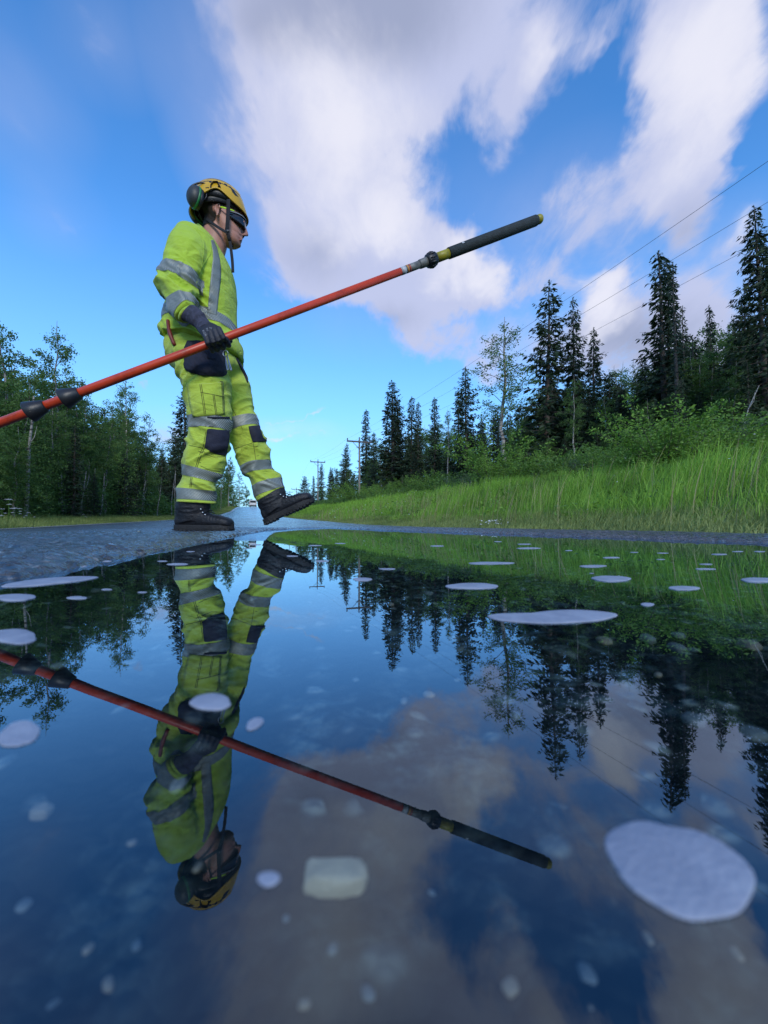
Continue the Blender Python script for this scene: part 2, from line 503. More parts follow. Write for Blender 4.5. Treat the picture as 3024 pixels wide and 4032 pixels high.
# ------------------------------------------------------------------ sculpting helpers
_perm3 = np.random.default_rng(3).random((64, 64, 64)).astype(np.float32)
def vnoise3(p):
    i = np.floor(p).astype(np.int64); f = p - i; f = f * f * (3 - 2 * f)
    i &= 63; j = (i + 1) & 63
    x0, y0, z0 = i.T; x1, y1, z1 = j.T; fx, fy, fz = f.T
    q = _perm3
    a = q[x0, y0, z0] * (1 - fx) + q[x1, y0, z0] * fx
    b = q[x0, y1, z0] * (1 - fx) + q[x1, y1, z0] * fx
    c = q[x0, y0, z1] * (1 - fx) + q[x1, y0, z1] * fx
    d = q[x0, y1, z1] * (1 - fx) + q[x1, y1, z1] * fx
    return (a * (1 - fy) + b * fy) * (1 - fz) + (c * (1 - fy) + d * fy) * fz
def ridge3(p):
    return 1 - np.abs(vnoise3(p) * 2 - 1)

YV = Vector((0, 1, 0))
def ring(A, B, Y, r, n=28, ex=2.0, egg=0.0, YB=None):
    a = P(A[0], A[1], Y); b = P(B[0], B[1], Y if YB is None else YB)
    c = (a + b) / 2; u = (b - a) / 2
    v = YV * r
    out = []
    for i in range(n):
        th = 2 * math.pi * i / n
        cs, sn = math.cos(th), math.sin(th)
        cs2 = math.copysign(abs(cs) ** (2 / ex), cs); sn2 = math.copysign(abs(sn) ** (2 / ex), sn)
        out.append(c + u * cs2 + v * sn2 * (1 - egg * cs))
    return out
def loft(bm, rings, cap=True):
    vs = [[bm.verts.new(p) for p in r] for r in rings]
    n = len(rings[0])
    for a, b in zip(vs, vs[1:]):
        for i in range(n):
            j = (i + 1) % n
            bm.faces.new((a[i], a[j], b[j], b[i]))
    if cap:
        for r, flip in ((vs[0], True), (vs[-1], False)):
            c = sum((v.co for v in r), Vector()) / n
            cv = bm.verts.new(c)
            for i in range(n):
                j = (i + 1) % n
                bm.faces.new((r[j], r[i], cv) if flip else (r[i], r[j], cv))
    return vs
def smooth_rings(rings, k=3):
    "Catmull-Rom between the given rings"
    out = []
    m = len(rings)
    for i in range(m - 1):
        p0, p1, p2, p3 = rings[max(i - 1, 0)], rings[i], rings[i + 1], rings[min(i + 2, m - 1)]
        for s in range(k):
            t = s / k
            out.append([0.5 * ((2 * b) + (c - a) * t + (2 * a - 5 * b + 4 * c - d) * t * t + (3 * b - a - 3 * c + d) * t ** 3)
                        for a, b, c, d in zip(p0, p1, p2, p3)])
    out.append(rings[-1])
    return out
def tube_rings(pts, rad, n=12):
    out = []
    pts = [Vector(p) for p in pts]
    prev = None
    for i, p in enumerate(pts):
        t = (pts[min(i + 1, len(pts) - 1)] - pts[max(i - 1, 0)]).normalized()
        if prev is None:
            u = t.orthogonal().normalized()
        else:
            u = (prev - t * prev.dot(t)).normalized()
        prev = u
        v = t.cross(u)
        r = rad[i] if isinstance(rad, (list, tuple)) else rad
        out.append([p + (u * math.cos(2 * math.pi * k / n) + v * math.sin(2 * math.pi * k / n)) * r for k in range(n)])
    return out
def catmull(pts, k=4):
    pts = [Vector(p) for p in pts]; m = len(pts); out = []
    for i in range(m - 1):
        a, b, c, d = pts[max(i - 1, 0)], pts[i], pts[i + 1], pts[min(i + 2, m - 1)]
        for s in range(k):
            t = s / k
            out.append(0.5 * ((2 * b) + (c - a) * t + (2 * a - 5 * b + 4 * c - d) * t * t + (3 * b - a - 3 * c + d) * t ** 3))
    out.append(pts[-1])
    return out
def capsule(bm, pts, rad, n=12):
    "tapered rounded sausage through points"
    rg = tube_rings(pts, rad, n)
    pts = [Vector(p) for p in pts]
    def endcap(p, t, r, base):
        res = []
        for a in (35, 65):
            ca, sa = math.cos(math.radians(a)), math.sin(math.radians(a))
            res.append([p + t * r * sa + (q - p) * ca for q in base])
        return res
    t0 = (pts[0] - pts[1]).normalized(); t1 = (pts[-1] - pts[-2]).normalized()
    r0 = rad[0] if isinstance(rad, (list, tuple)) else rad; r1 = rad[-1] if isinstance(rad, (list, tuple)) else rad
    a = endcap(pts[0], t0, r0, rg[0])[::-1]; b = endcap(pts[-1], t1, r1, rg[-1])
    loft(bm, a + rg + b)
def ellipsoid(bm, c, rx, ry, rz, rot=None, seg=24):
    r = bmesh.ops.create_uvsphere(bm, u_segments=seg, v_segments=seg // 2, radius=1.0)
    m = Matrix.Translation(c) @ (rot.to_4x4() if rot else Matrix.Identity(4)) @ Matrix.Diagonal((rx, ry, rz, 1))
    bmesh.ops.transform(bm, matrix=m, verts=r['verts'])
    return r['verts']
def remesh(bm, voxel, smooth=4, factor=.5):
    bmesh.ops.recalc_face_normals(bm, faces=bm.faces)
    me = bpy.data.meshes.new('tmp'); bm.to_mesh(me); bm.free()
    o = bpy.data.objects.new('tmp', me); COL.objects.link(o)
    m = o.modifiers.new('r', 'REMESH'); m.mode = 'VOXEL'; m.voxel_size = voxel
    if smooth:
        s = o.modifiers.new('s', 'SMOOTH'); s.iterations = smooth; s.factor = factor
    dg = bpy.context.evaluated_depsgraph_get()
    res = bpy.data.meshes.new_from_object(o.evaluated_get(dg))
    bpy.data.objects.remove(o); bpy.data.meshes.remove(me)
    res.polygons.foreach_set('use_smooth', np.ones(len(res.polygons), dtype=bool))
    return res
def me_arrays(me):
    n = len(me.vertices)
    co = np.empty(n * 3, dtype=np.float32); me.vertices.foreach_get('co', co)
    no = np.empty(n * 3, dtype=np.float32); me.vertices.foreach_get('normal', no)
    return co.reshape(-1, 3), no.reshape(-1, 3)
def displace(me, fn):
    co, no = me_arrays(me)
    d = fn(co, no)
    co = co + no * d[:, None]
    me.vertices.foreach_set('co', co.astype(np.float32).ravel())
    me.update()
def relax(me, it=3, f=.5):
    o = bpy.data.objects.new('tmp', me); COL.objects.link(o)
    s_ = o.modifiers.new('s', 'SMOOTH'); s_.iterations = it; s_.factor = f
    res = bpy.data.meshes.new_from_object(o.evaluated_get(bpy.context.evaluated_depsgraph_get()))
    bpy.data.objects.remove(o); bpy.data.meshes.remove(me)
    return res
from mathutils.bvhtree import BVHTree
def bvh_of(me):
    return BVHTree.FromPolygons([v.co.copy() for v in me.vertices], [tuple(p.vertices) for p in me.polygons])
ORI = Vector((0, 0, CAM_H))
def hit(bvh, px, py, fallY=None):
    d = ray(px, py).normalized()
    loc, nor, idx, dist = bvh.ray_cast(ORI, d)
    return (loc, nor) if loc is not None else (None, None)
def bilerp_grid(left, right, nu, nv):
    "grid of photo pixels between two edge polylines"
    def samp(pl, t):
        L = [0]
        for a, b in zip(pl, pl[1:]): L.append(L[-1] + math.hypot(b[0] - a[0], b[1] - a[1]))
        x = t * L[-1]
        for i in range(len(pl) - 1):
            if x <= L[i + 1] or i == len(pl) - 2:
                f = (x - L[i]) / max(L[i + 1] - L[i], 1e-6)
                return (pl[i][0] + (pl[i + 1][0] - pl[i][0]) * f, pl[i][1] + (pl[i + 1][1] - pl[i][1]) * f)
    g = []
    for j in range(nv + 1):
        a = samp(left, j / nv); b = samp(right, j / nv)
        g.append([(a[0] + (b[0] - a[0]) * i / nu, a[1] + (b[1] - a[1]) * i / nu) for i in range(nu + 1)])
    return g
def cloth_patch(bvh, left, right, nu, nv, off=.002, thick=.0015, puff=0.0):
    "a piece of cloth lying on a garment between two edges: real thickness, follows the folds"
    g = bilerp_grid(left, right, nu, nv)
    pts = [[hit(bvh, *q) for q in row] for row in g]
    # fill misses from neighbours
    last = None
    for row in pts:
        for i, (l, n) in enumerate(row):
            if l is None:
                row[i] = last if last else (P(*g[0][0], 1.9), Vector((0, -1, 0)))
            else: last = (l, n)
    bm = bmesh.new()
    top = []; bot = []
    for j, row in enumerate(pts):
        tr = []; br = []
        for i, (l, n) in enumerate(row):
            e = math.sin(math.pi * i / nu) * math.sin(math.pi * j / nv) if puff else 0
            tr.append(bm.verts.new(l + n * (off + thick + puff * e)))
            br.append(bm.verts.new(l + n * (off * .2 - .001)))
        top.append(tr); bot.append(br)
    H, Wd = len(top), len(top[0])
    for j in range(H - 1):
        for i in range(Wd - 1):
            bm.faces.new((top[j][i], top[j][i + 1], top[j + 1][i + 1], top[j + 1][i]))
    edge = [(0, i) for i in range(Wd)] + [(j, Wd - 1) for j in range(1, H)] + [(H - 1, i) for i in range(Wd - 2, -1, -1)] + [(j, 0) for j in range(H - 2, 0, -1)]
    for k in range(len(edge)):
        (a, b), (c, d) = edge[k], edge[(k + 1) % len(edge)]
        bm.faces.new((top[a][b], bot[a][b], bot[c][d], top[c][d]))
    bmesh.ops.recalc_face_normals(bm, faces=bm.faces)
    return bm
def seam(bvh, pl, w=.0012, off=.0008, step=9):
    pts = []
    for a, b in zip(pl, pl[1:]):
        n = max(1, int(math.hypot(b[0] - a[0], b[1] - a[1]) / step))
        for i in range(n): pts.append((a[0] + (b[0] - a[0]) * i / n, a[1] + (b[1] - a[1]) * i / n))
    pts.append(pl[-1])
    out = []
    for q in pts:
        l, n = hit(bvh, *q)
        if l is not None: out.append(l + n * off)
    bm = bmesh.new()
    if len(out) > 1: loft(bm, tube_rings(out, w, 5))
    return bm
def join_bm(bms):
    r = bmesh.new()
    for b in bms:
        me = bpy.data.meshes.new('t'); b.to_mesh(me); b.free(); r.from_mesh(me); bpy.data.meshes.remove(me)
    return r
def band_from(me, A1, B1, A2, B2, Y, name, mat, parent, keep=None, off=.0022):
    "a reflective band: the part of the garment between two planes, lifted off the cloth all round"
    bm = bmesh.new(); bm.from_mesh(me)
    for (A, B, sign) in ((A1, B1, 1), (A2, B2, -1)):
        a = P(A[0], A[1], Y); b = P(B[0], B[1], Y)
        n = (b - a).cross(YV).normalized()
        if n.z < 0: n = -n
        n = n * sign            # first pair is the upper edge
        bmesh.ops.bisect_plane(bm, geom=bm.verts[:] + bm.edges[:] + bm.faces[:], plane_co=a, plane_no=n, clear_outer=True, clear_inner=False)
    if keep:
        kill = [f for f in bm.faces if not keep(f.calc_center_median())]
        bmesh.ops.delete(bm, geom=kill, context='FACES')
    bm.normal_update()
    nr = {v: v.normal.copy() for v in bm.verts}
    for v in bm.verts: v.co = v.co + nr[v] * off
    return bm_obj(name, bm, mat, parent)

# ------------------------------------------------------------------ clothing materials
def hivis_mat(name, base, seed=0):
    m, N = mat_new(name)
    g = N.n('ShaderNodeTexCoord').outputs['Object']
    grime = N.noise(g, 7 + seed, 8, .7)
    spots = N.noise(g, 60, 4, .6)
    col = N.mix(N.maprange(N.noise(g, 3.5, 4, .5), .3, .7), tuple(c * .86 for c in base), base)
    col = N.mix(N.math('MULTIPLY', N.maprange(grime, .52, .74), .45), col, (.20, .24, .05))
    col = N.mix(N.math('MULTIPLY', N.maprange(spots, .66, .74), .55), col, (.05, .06, .03))
    wv = N.n('ShaderNodeTexWave', wave_type='BANDS', bands_direction='Z', ins={'Vector': g, 'Scale': 260.0, 'Distortion': 1.0})
    mp = N.n('ShaderNodeMapping', ins={0: g, 2: (.3, .5, 0), 3: (1, 1, 2.0)})
    cr = N.noise(mp.outputs[0], 11, 3, .5, .6)
    h = N.math('ADD', N.math('MULTIPLY', cr, 1.0), N.math('MULTIPLY', wv.outputs[1], .02))
    b = N.n('ShaderNodeBump', ins={'Strength': .9, 'Distance': .022, 'Height': h})
    p = principled(N, Roughness=.82)
    p.inputs['Sheen Weight'].default_value = .25
    p.inputs['Specular IOR Level'].default_value = .25
    N.link(col, p.inputs['Base Color']); N.link(b.outputs[0], p.inputs['Normal'])
    finish(N, p.outputs[0])
    return m
M_SHIRT = hivis_mat('hi_vis_shirt_knit', (.50, .71, .055))
M_PANTS = hivis_mat('hi_vis_trouser_cloth', (.52, .68, .075), 2)
def tape_mat(name, rot, dark=.10):
    m, N = mat_new(name)
    g = N.n('ShaderNodeTexCoord').outputs['Object']
    mp = N.n('ShaderNodeMapping', ins={0: g, 2: rot})
    wv = N.n('ShaderNodeTexWave', wave_type='BANDS', bands_direction='X', wave_profile='SIN', ins={'Vector': mp.outputs[0], 'Scale': 55.0, 'Distortion': 0.0})
    st = N.maprange(wv.outputs[1], .40, .60)
    tone = N.noise(g, 9, 6, .6)
    silver = N.mix(N.maprange(tone, .3, .7), (.25, .29, .26), (.38, .42, .38))
    col = N.mix(st, (dark, dark * 1.1, dark * 1.15), silver)
    b = N.n('ShaderNodeBump', ins={'Strength': .4, 'Distance': .006, 'Height': N.noise(g, 40, 4, .6)})
    p = principled(N, Roughness=.5, Metallic=.15)
    N.link(col, p.inputs['Base Color']); N.link(b.outputs[0], p.inputs['Normal'])
    finish(N, p.outputs[0])
    return m
M_TAPE = tape_mat('silver_segment_tape', (0, math.radians(25), 0))
M_TAPE_H = tape_mat('silver_segment_tape_level', (0, math.radians(82), 0))
M_NAVY = simple_mat('navy_cloth', (.012, .014, .030), .85, .3, 9, .5, 40, dirt=(.04, .04, .05), dirt_scale=8, dirt_amt=.5)
M_STITCH = simple_mat('dark_stitching', (.03, .035, .02), .9, .2)
M_BOOT = simple_mat('black_boot_leather', (.006, .007, .011), .55, .3, 25, .5, 70, dirt=(.028, .024, .026), dirt_scale=12, dirt_amt=.4)
M_SOLE = simple_mat('black_rubber_sole', (.008, .008, .009), .7, .3, 25, .4, 90, dirt=(.035, .032, .03), dirt_scale=20, dirt_amt=.4)
M_METAL = simple_mat('steel', (.55, .55, .56), .3, .1, 20, metallic=1)
M_GLOVE = simple_mat('dark_knit_glove', (.040, .042, .070), .85, .35, 60, .6, 180)
M_GLOVE_DIP = simple_mat('black_dipped_glove', (.014, .015, .026), .55, .25, 20, .4, 90)
M_SKIN = simple_mat('skin', (.46, .215, .155), .5, .14, 12, .12, 220)
M_LIP = simple_mat('lip_skin', (.42, .15, .12), .45, .1, 30)
M_HAIR = simple_mat('short_dark_hair', (.022, .014, .010), .7, .4, 120, .7, 260)
M_HELM = simple_mat('yellow_helmet_plastic', (.62, .36, .014), .30, .06, 6, .02, 30, dirt=(.25, .17, .03), dirt_scale=9, dirt_amt=.35)
M_BLACKP = simple_mat('black_plastic', (.012, .012, .014), .42, .2, 30, .1, 60)
M_STRAP = simple_mat('black_webbing', (.010, .010, .014), .8, .2, 60, .3, 200)
M_MUFF = simple_mat('charcoal_muff_plastic', (.030, .036, .038), .5, .15, 12, .05, 60)
M_GREEN = simple_mat('green_plastic', (.015, .18, .05), .45, .1, 20)
M_LIME = simple_mat('lime_plastic', (.50, .80, .02), .4, .05, 20)
M_RED = simple_mat('brick_red_handle', (.17, .022, .014), .5, .2, 18)

# ------------------------------------------------------------------ the person
person = empty('person', (-.90, 1.95, 0), 0, label='young worker in yellow helmet and hi-vis clothes striding beside the puddle, holding a long pole', category='person')
OFF = Vector(person.location)
def part(o):
    o.matrix_parent_inverse = Matrix.Translation(-OFF)
    return o
def pmesh(name, me, mat, parent=None, **kw):
    o = link(name, me, mat, person if parent is None else parent, **kw)
    if parent is None: part(o)
    return o
def pbm(name, bm, mat, parent=None, smooth=True, **kw):
    o = bm_obj(name, bm, mat, person if parent is None else parent, smooth, **kw)
    if parent is None: part(o)
    return o

# torso, arm and leg outlines, measured as back edge / front edge ------------
TOR = [((676, 1352), (930, 1408), 1.97, .166), ((661, 1342), (944, 1400), 1.97, .186), ((659, 1325), (941, 1378), 1.97, .188), ((665, 1300), (930, 1340), 1.97, .176), ((668, 1250), (922, 1280), 1.97, .168), ((682, 1200), (920, 1210), 1.97, .172),
       ((696, 1130), (916, 1125), 1.97, .182), ((705, 1060), (904, 1060), 1.97, .188), ((712, 1005), (889, 1022), 1.97, .185),
       ((722, 962), (874, 992), 1.96, .168), ((738, 930), (866, 978), 1.96, .135), ((760, 908), (872, 985), 1.96, .095), ((785, 898), (874, 992), 1.96, .066)]
ARM = [((735, 900), (792, 935), 1.90, .060), ((702, 916), (806, 950), 1.84, .074), ((672, 955), (812, 985), 1.80, .080), ((655, 1010), (800, 1035), 1.785, .080), ((641, 1065), (780, 1088), 1.77, .076),
       ((628, 1115), (766, 1125), 1.755, .072), ((633, 1150), (764, 1140), 1.745, .068), ((650, 1185), (764, 1155), 1.735, .062),
       ((668, 1222), (766, 1175), 1.72, .056), ((700, 1262), (769, 1202), 1.70, .046)]
ARM_L = [((735, 900), (792, 935), 2.05, .060), ((740, 925), (830, 950), 2.12, .074), ((750, 975), (850, 990), 2.15, .075), ((755, 1060), (850, 1060), 2.165, .062),
         ((765, 1130), (850, 1128), 2.17, .055), ((778, 1200), (850, 1210), 2.16, .048), ((790, 1270), (850, 1275), 2.16, .042)]
LEG_R = [((690, 1400), (880, 1410), 1.90, .115), ((706, 1455), (893, 1465), 1.885, .105), ((728, 1520), (902, 1525), 1.88, .100), ((738, 1590), (905, 1590), 1.88, .096),
         ((746, 1650), (903, 1640), 1.88, .090), ((748, 1690), (903, 1690), 1.885, .084), ((742, 1738), (897, 1745), 1.89, .082), ((740, 1782), (889, 1792), 1.895, .080),
         ((726, 1835), (872, 1840), 1.90, .078), ((716, 1885), (858, 1885), 1.905, .076), ((706, 1922), (845, 1920), 1.905, .075), ((702, 1972), (846, 1979), 1.91, .073)]
LEG_L = [((780, 1400), (934, 1392), 2.06, .110), ((805, 1462), (957, 1446), 2.06, .102), ((838, 1530), (976, 1508), 2.06, .096), ((868, 1610), (992, 1590), 2.07, .090),
         ((890, 1680), (1012, 1642), 2.08, .084), ((902, 1722), (1022, 1685), 2.085, .081), ((918, 1762), (1044, 1728), 2.09, .079), ((936, 1800), (1058, 1768), 2.10, .077),
         ((957, 1842), (1061, 1815), 2.11, .074), ((975, 1885), (1070, 1850), 2.12, .073), ((993, 1925), (1096, 1876), 2.13, .072), ((1013, 1972), (1119, 1926), 2.14, .071)]
PEL = [((690, 1320), (905, 1335), 1.97, .140), ((670, 1374), (918, 1380), 1.97, .162), ((684, 1420), (936, 1412), 1.97, .168), ((706, 1462), (935, 1450), 1.97, .158), ((760, 1500), (900, 1485), 1.97, .11)]
def rings_of(L, k=4, ex=2.2, n=28):
    return smooth_rings([ring(A, B, Y, r, n, ex) for A, B, Y, r in L], k)
def shrink(L, f):
    out = []
    for A, B, Y, r in L:
        cx, cy = (A[0] + B[0]) / 2, (A[1] + B[1]) / 2
        out.append(((cx + (A[0] - cx) * f, cy + (A[1] - cy) * f), (cx + (B[0] - cx) * f, cy + (B[1] - cy) * f), Y, r * f))
    return out

HAX = Vector((P(872, 840, 1.955).x, 1.955, 0))
YAW = Matrix.Translation(HAX) @ Matrix.Rotation(math.radians(20), 4, 'Z') @ Matrix.Translation(-HAX)
# body: one continuous skin, most of it under the clothes ------------------
HC = P(872, 840, 1.955)            # centre of the head
HEAD = [(960, 896, 928, .024), (953, 884, 938, .040), (944, 874, 942, .050), (937, 868, 942.5, .054), (931, 864, 948, .056), (924, 860, 944.5, .0585), (918, 857, 950, .061),
        (909, 852, 947, .065), (895, 842, 948, .068), (878, 828, 950, .0705), (860, 812, 957, .072), (840, 802, 959, .075), (810, 797, 953, .077), (780, 803, 940, .072), (757, 825, 915, .05)]
bm = bmesh.new()
loft(bm, smooth_rings([ring((xb, y), (xf, y), 1.955, hw, 32, 2.25, .16) for y, xb, xf, hw in HEAD], 3))
headset = set(bm.verts)
NECK = [((778, 1020), (868, 1040), 1.96, .075), ((788, 970), (880, 1000), 1.96, .062), ((800, 925), (890, 968), 1.957, .056), ((808, 885), (893, 935), 1.955, .056), ((815, 850), (895, 900), 1.955, .055)]
loft(bm, smooth_rings([ring(A, B, Y, r, 28, 2.1) for A, B, Y, r in NECK], 3))
neckset = set(bm.verts) - headset
# nose
capsule(bm, [P(955, 864, 1.955), P(959, 880, 1.955), P(963, 892, 1.955)], [.0080, .0095, .0105], 12)
capsule(bm, [P(956, 898, 1.955), P(965.5, 899, 1.955)], [.0125, .0100], 12)
for sg in (-1, 1): capsule(bm, [P(952, 901, 1.955 + sg * .013), P(958, 902, 1.955 + sg * .010)], [.0075, .0070], 10)
# lips and chin and brow
capsule(bm, [P(941, 920, 1.935), P(947, 918.5, 1.955), P(941, 920, 1.975)], [.004, .0056, .004], 10)
capsule(bm, [P(939, 930, 1.937), P(944.5, 930.5, 1.955), P(939, 930, 1.973)], [.0045, .0062, .0045], 10)
ellipsoid(bm, P(934, 948, 1.955), .014, .020, .013)
capsule(bm, [P(942, 850, 1.915), P(951, 850, 1.94), P(951, 850, 1.97), P(942, 850, 1.995)], [.007, .008, .008, .007], 10)
bmesh.ops.transform(bm, matrix=YAW, verts=[v for v in bm.verts if v not in neckset])
# ears
for sg in (-1, 1):
    ec = P(855, 833 if sg < 0 else 850, 1.955 + sg * .079)
    ec.y = 1.955 + sg * .083
    if sg > 0: ec = Vector((P(855, 833, 1.876).x - .055, 1.955 + .075, P(855, 833, 1.876).z))
    rot = Euler((0, math.radians(12), math.radians(18 * sg))).to_matrix()
    arc = [Vector((.010, 0, -.008)), Vector((-.013, 0, .004)), Vector((-.015, 0, .018)), Vector((-.006, 0, .030)), Vector((.009, 0, .029)), Vector((.014, 0, .018))]
    capsule(bm, catmull([ec + rot @ q for q in arc], 4), .0046, 10)
    ellipsoid(bm, ec + rot @ Vector((.006, 0, -.016)), .0085, .0045, .013, rot, 12)
    ellipsoid(bm, ec + rot @ Vector((0, sg * -.004, .006)), .0135, .0042, .023, rot, 16)
# hidden trunk and limbs
loft(bm, rings_of(shrink(TOR[:11], .86), 2))
loft(bm, rings_of(shrink(ARM, .72), 2)); loft(bm, rings_of(shrink(ARM_L, .72), 2))
loft(bm, rings_of(shrink(PEL, .86), 2)); loft(bm, rings_of(shrink(LEG_R, .70), 2)); loft(bm, rings_of(shrink(LEG_L, .70), 2))
for LL, (hx, hy), Y in ((ARM, (830, 1315), 1.69), (ARM_L, (850, 1340), 2.16)):
    q = LL[-1]; c = P((q[0][0] + q[1][0]) / 2, (q[0][1] + q[1][1]) / 2, q[2])
    capsule(bm, [c, P(hx, hy, Y)], [.027, .020])
for q, f in ((LEG_R[-1], (772, 2035)), (LEG_L[-1], (1072, 1990))):
    c = P((q[0][0] + q[1][0]) / 2, (q[0][1] + q[1][1]) / 2, q[2])
    capsule(bm, [c, P(f[0], f[1], q[2])], [.034, .026])
me_body = remesh(bm, .0042, 5, .5)
body = pmesh('body', me_body, M_SKIN)
# mouth
bm = bmesh.new()
capsule(bm, catmull([P(932, 925, 1.9265), P(941, 923.5, 1.935), P(947, 923.5, 1.955), P(941, 923.5, 1.975)], 3), .0028, 8)
bmesh.ops.transform(bm, matrix=YAW, verts=bm.verts)
pbm('lips', bm, M_LIP, body)
# short hair below the helmet
bm = bmesh.new(); bm.from_mesh(me_body)
zlo = P(860, 845, 1.88).z; zhi = P(860, 760, 1.88).z
bmesh.ops.bisect_plane(bm, geom=bm.verts[:] + bm.edges[:] + bm.faces[:], plane_co=(0, 0, zhi), plane_no=(0, 0, 1), clear_outer=True)
xq = P(846, 830, 1.88).x
bmesh.ops.bisect_plane(bm, geom=bm.verts[:] + bm.edges[:] + bm.faces[:], plane_co=(xq, 0, zlo), plane_no=(.80, 0, -.60), clear_outer=True)
bmesh.ops.bisect_plane(bm, geom=bm.verts[:] + bm.edges[:] + bm.faces[:], plane_co=(0, 0, zlo - .03), plane_no=(0, 0, -1), clear_outer=True)
earz = P(855, 833, 1.876)
bmesh.ops.delete(bm, geom=[v for v in bm.verts if abs(abs(v.co.y - 1.955) - .080) < .0075 and abs(v.co.x - earz.x) < .022 and abs(v.co.z - earz.z) < .038], context='VERTS')
bm.normal_update()
for v, nn in [(v, v.normal.copy()) for v in bm.verts]: v.co = v.co + nn * .0028
pbm('hair', bm, M_HAIR, body)

# shirt -----------------------------------------------------------------
bm = bmesh.new()
loft(bm, rings_of(TOR, 4, 2.3)); loft(bm, rings_of(ARM, 4, 2.05)); loft(bm, rings_of(ARM_L, 3, 2.05))
me_shirt = remesh(bm, .0052, 6, .5)
zel, zw, zh = P(700, 1160, 1.75).z, P(800, 1290, 1.8).z, P(800, 1360, 1.8).z
def shirt_fold(co, no):
    x, y, z = co.T
    arm = sstep(y, 1.865, 1.80) * sstep(x, -.78, -.86)
    # sleeve: tight creases gathering at the elbow
    dz = (z - zel)
    m1 = np.exp(-(dz / .11) ** 2) * arm
    q = np.stack([x * 9 - z * 6, y * 6, z * 26 + x * 20], 1)
    d = m1 * (ridge3(q) ** 3 - .35) * .030
    q2 = np.stack([x * 14, y * 9, z * 48 + x * 30], 1)
    d += m1 * (ridge3(q2 + 7) ** 2 - .4) * .006
    # trunk: cloth blouses over the waist and hangs in soft diagonal folds
    tr = 1 - arm
    m2 = sstep(z, zw + .16, zw - .02)
    q3 = np.stack([x * 7 + z * 3, y * 5, z * 20 - x * 12], 1)
    d += tr * m2 * (ridge3(q3 + 3) ** 2.5 - .35) * .034
    q4 = np.stack([x * 5 - z * 5, y * 5, z * 5 + x * 4], 1)
    d += tr * (vnoise3(q4 + 11) - .5) * .014
    # pull lines from the armpit
    ap = P(775, 1075, 1.82)
    r = np.sqrt((x - ap.x) ** 2 + (z - ap.z) ** 2 + ((y - ap.y) * .6) ** 2)
    ang = np.arctan2(z - ap.z, x - ap.x)
    d += np.exp(-(r / .13) ** 2) * np.sin(ang * 9 + r * 12) * .0045 * (1 - np.exp(-(r / .06) ** 2))
    d += (vnoise3(co * 16) - .5) * .003
    return d
displace(me_shirt, shirt_fold)
me_shirt = relax(me_shirt, 2)
shirt = pmesh('shirt', me_shirt, M_SHIRT, label='hi-vis yellow long-sleeved shirt with silver striped tape')
B_SH = bvh_of(me_shirt)
def near_arm(c): return c.y < 1.87 and c.x < P(775, 1100, 1.78).x + .03
band_from(me_shirt, (640, 1046), (772, 1080), (627, 1092), (762, 1136), 1.77, 'reflective_band', M_TAPE, shirt, lambda c: c.y < 1.868 and c.x < P(787, 1100, 1.775).x and c.y < 1.845 + (P(775, 1100, 1.775).x - c.x) * .5)
def nearc(c):
    a = P(695, 1180, 1.735); b = P(737, 1235, 1.70); t = max(0, min(1, (c - a).dot(b - a) / (b - a).length_squared))
    return (c - a.lerp(b, t)).length < .092 and c.y < 1.79
band_from(me_shirt, (655, 1190), (770, 1172), (698, 1264), (772, 1204), 1.72, 'reflective_band', M_TAPE, shirt, nearc)
band_from(me_shirt, (640, 1214), (1000, 1264), (640, 1260), (1000, 1308), 1.90, 'reflective_band', M_TAPE, shirt, lambda c: 1.762 < c.y < 2.14 and c.x > -1.2)
bm = cloth_patch(B_SH, [(829, 948), (838, 990), (838, 1020), (832, 1070), (828, 1110), (822, 1170), (816, 1232)],
                 [(838, 944), (853, 975), (864, 1020), (869, 1060), (868, 1100), (861, 1160), (853, 1243)], 6, 40, .0018, .0012)
pbm('reflective_stripe', bm, M_TAPE_H, shirt)
# ribbed collar and seams
bm = bmesh.new()
loft(bm, tube_rings(catmull(ring((784, 897), (876, 994), 1.96, .067, 16, 2.0) + [ring((784, 897), (876, 994), 1.96, .067, 16, 2.0)[0]], 2), .0045, 8))
pbm('collar', bm, M_SHIRT, shirt)
bm = bmesh.new()
hr_ = ring((662, 1341), (943, 1399), 1.97, .187, 40, 2.3)
loft(bm, tube_rings([p + Vector((0, 0, .006 * math.sin(i * 1.3) + .004 * math.sin(i * .7))) for i, p in enumerate(hr_)] + [hr_[0]], .0062, 8))
pbm('shirt_hem', bm, M_SHIRT, shirt)
pbm('armhole_seam', join_bm([seam(B_SH, [(770, 900), (790, 925), (800, 955), (802, 990), (795, 1040), (782, 1085), (770, 1128)], .0013),
                             seam(B_SH, [(822, 925), (832, 960), (829, 1000), (800, 1040), (780, 1078)], .0016)]), M_SHIRT, shirt)
# undershirt edge at the cuff
bm = bmesh.new()
loft(bm, [ring((706, 1262), (770, 1206), 1.70, .041, 20), ring((712, 1267), (774, 1211), 1.697, .039, 20)])
pbm('cuff', bm, M_SHIRT, shirt)

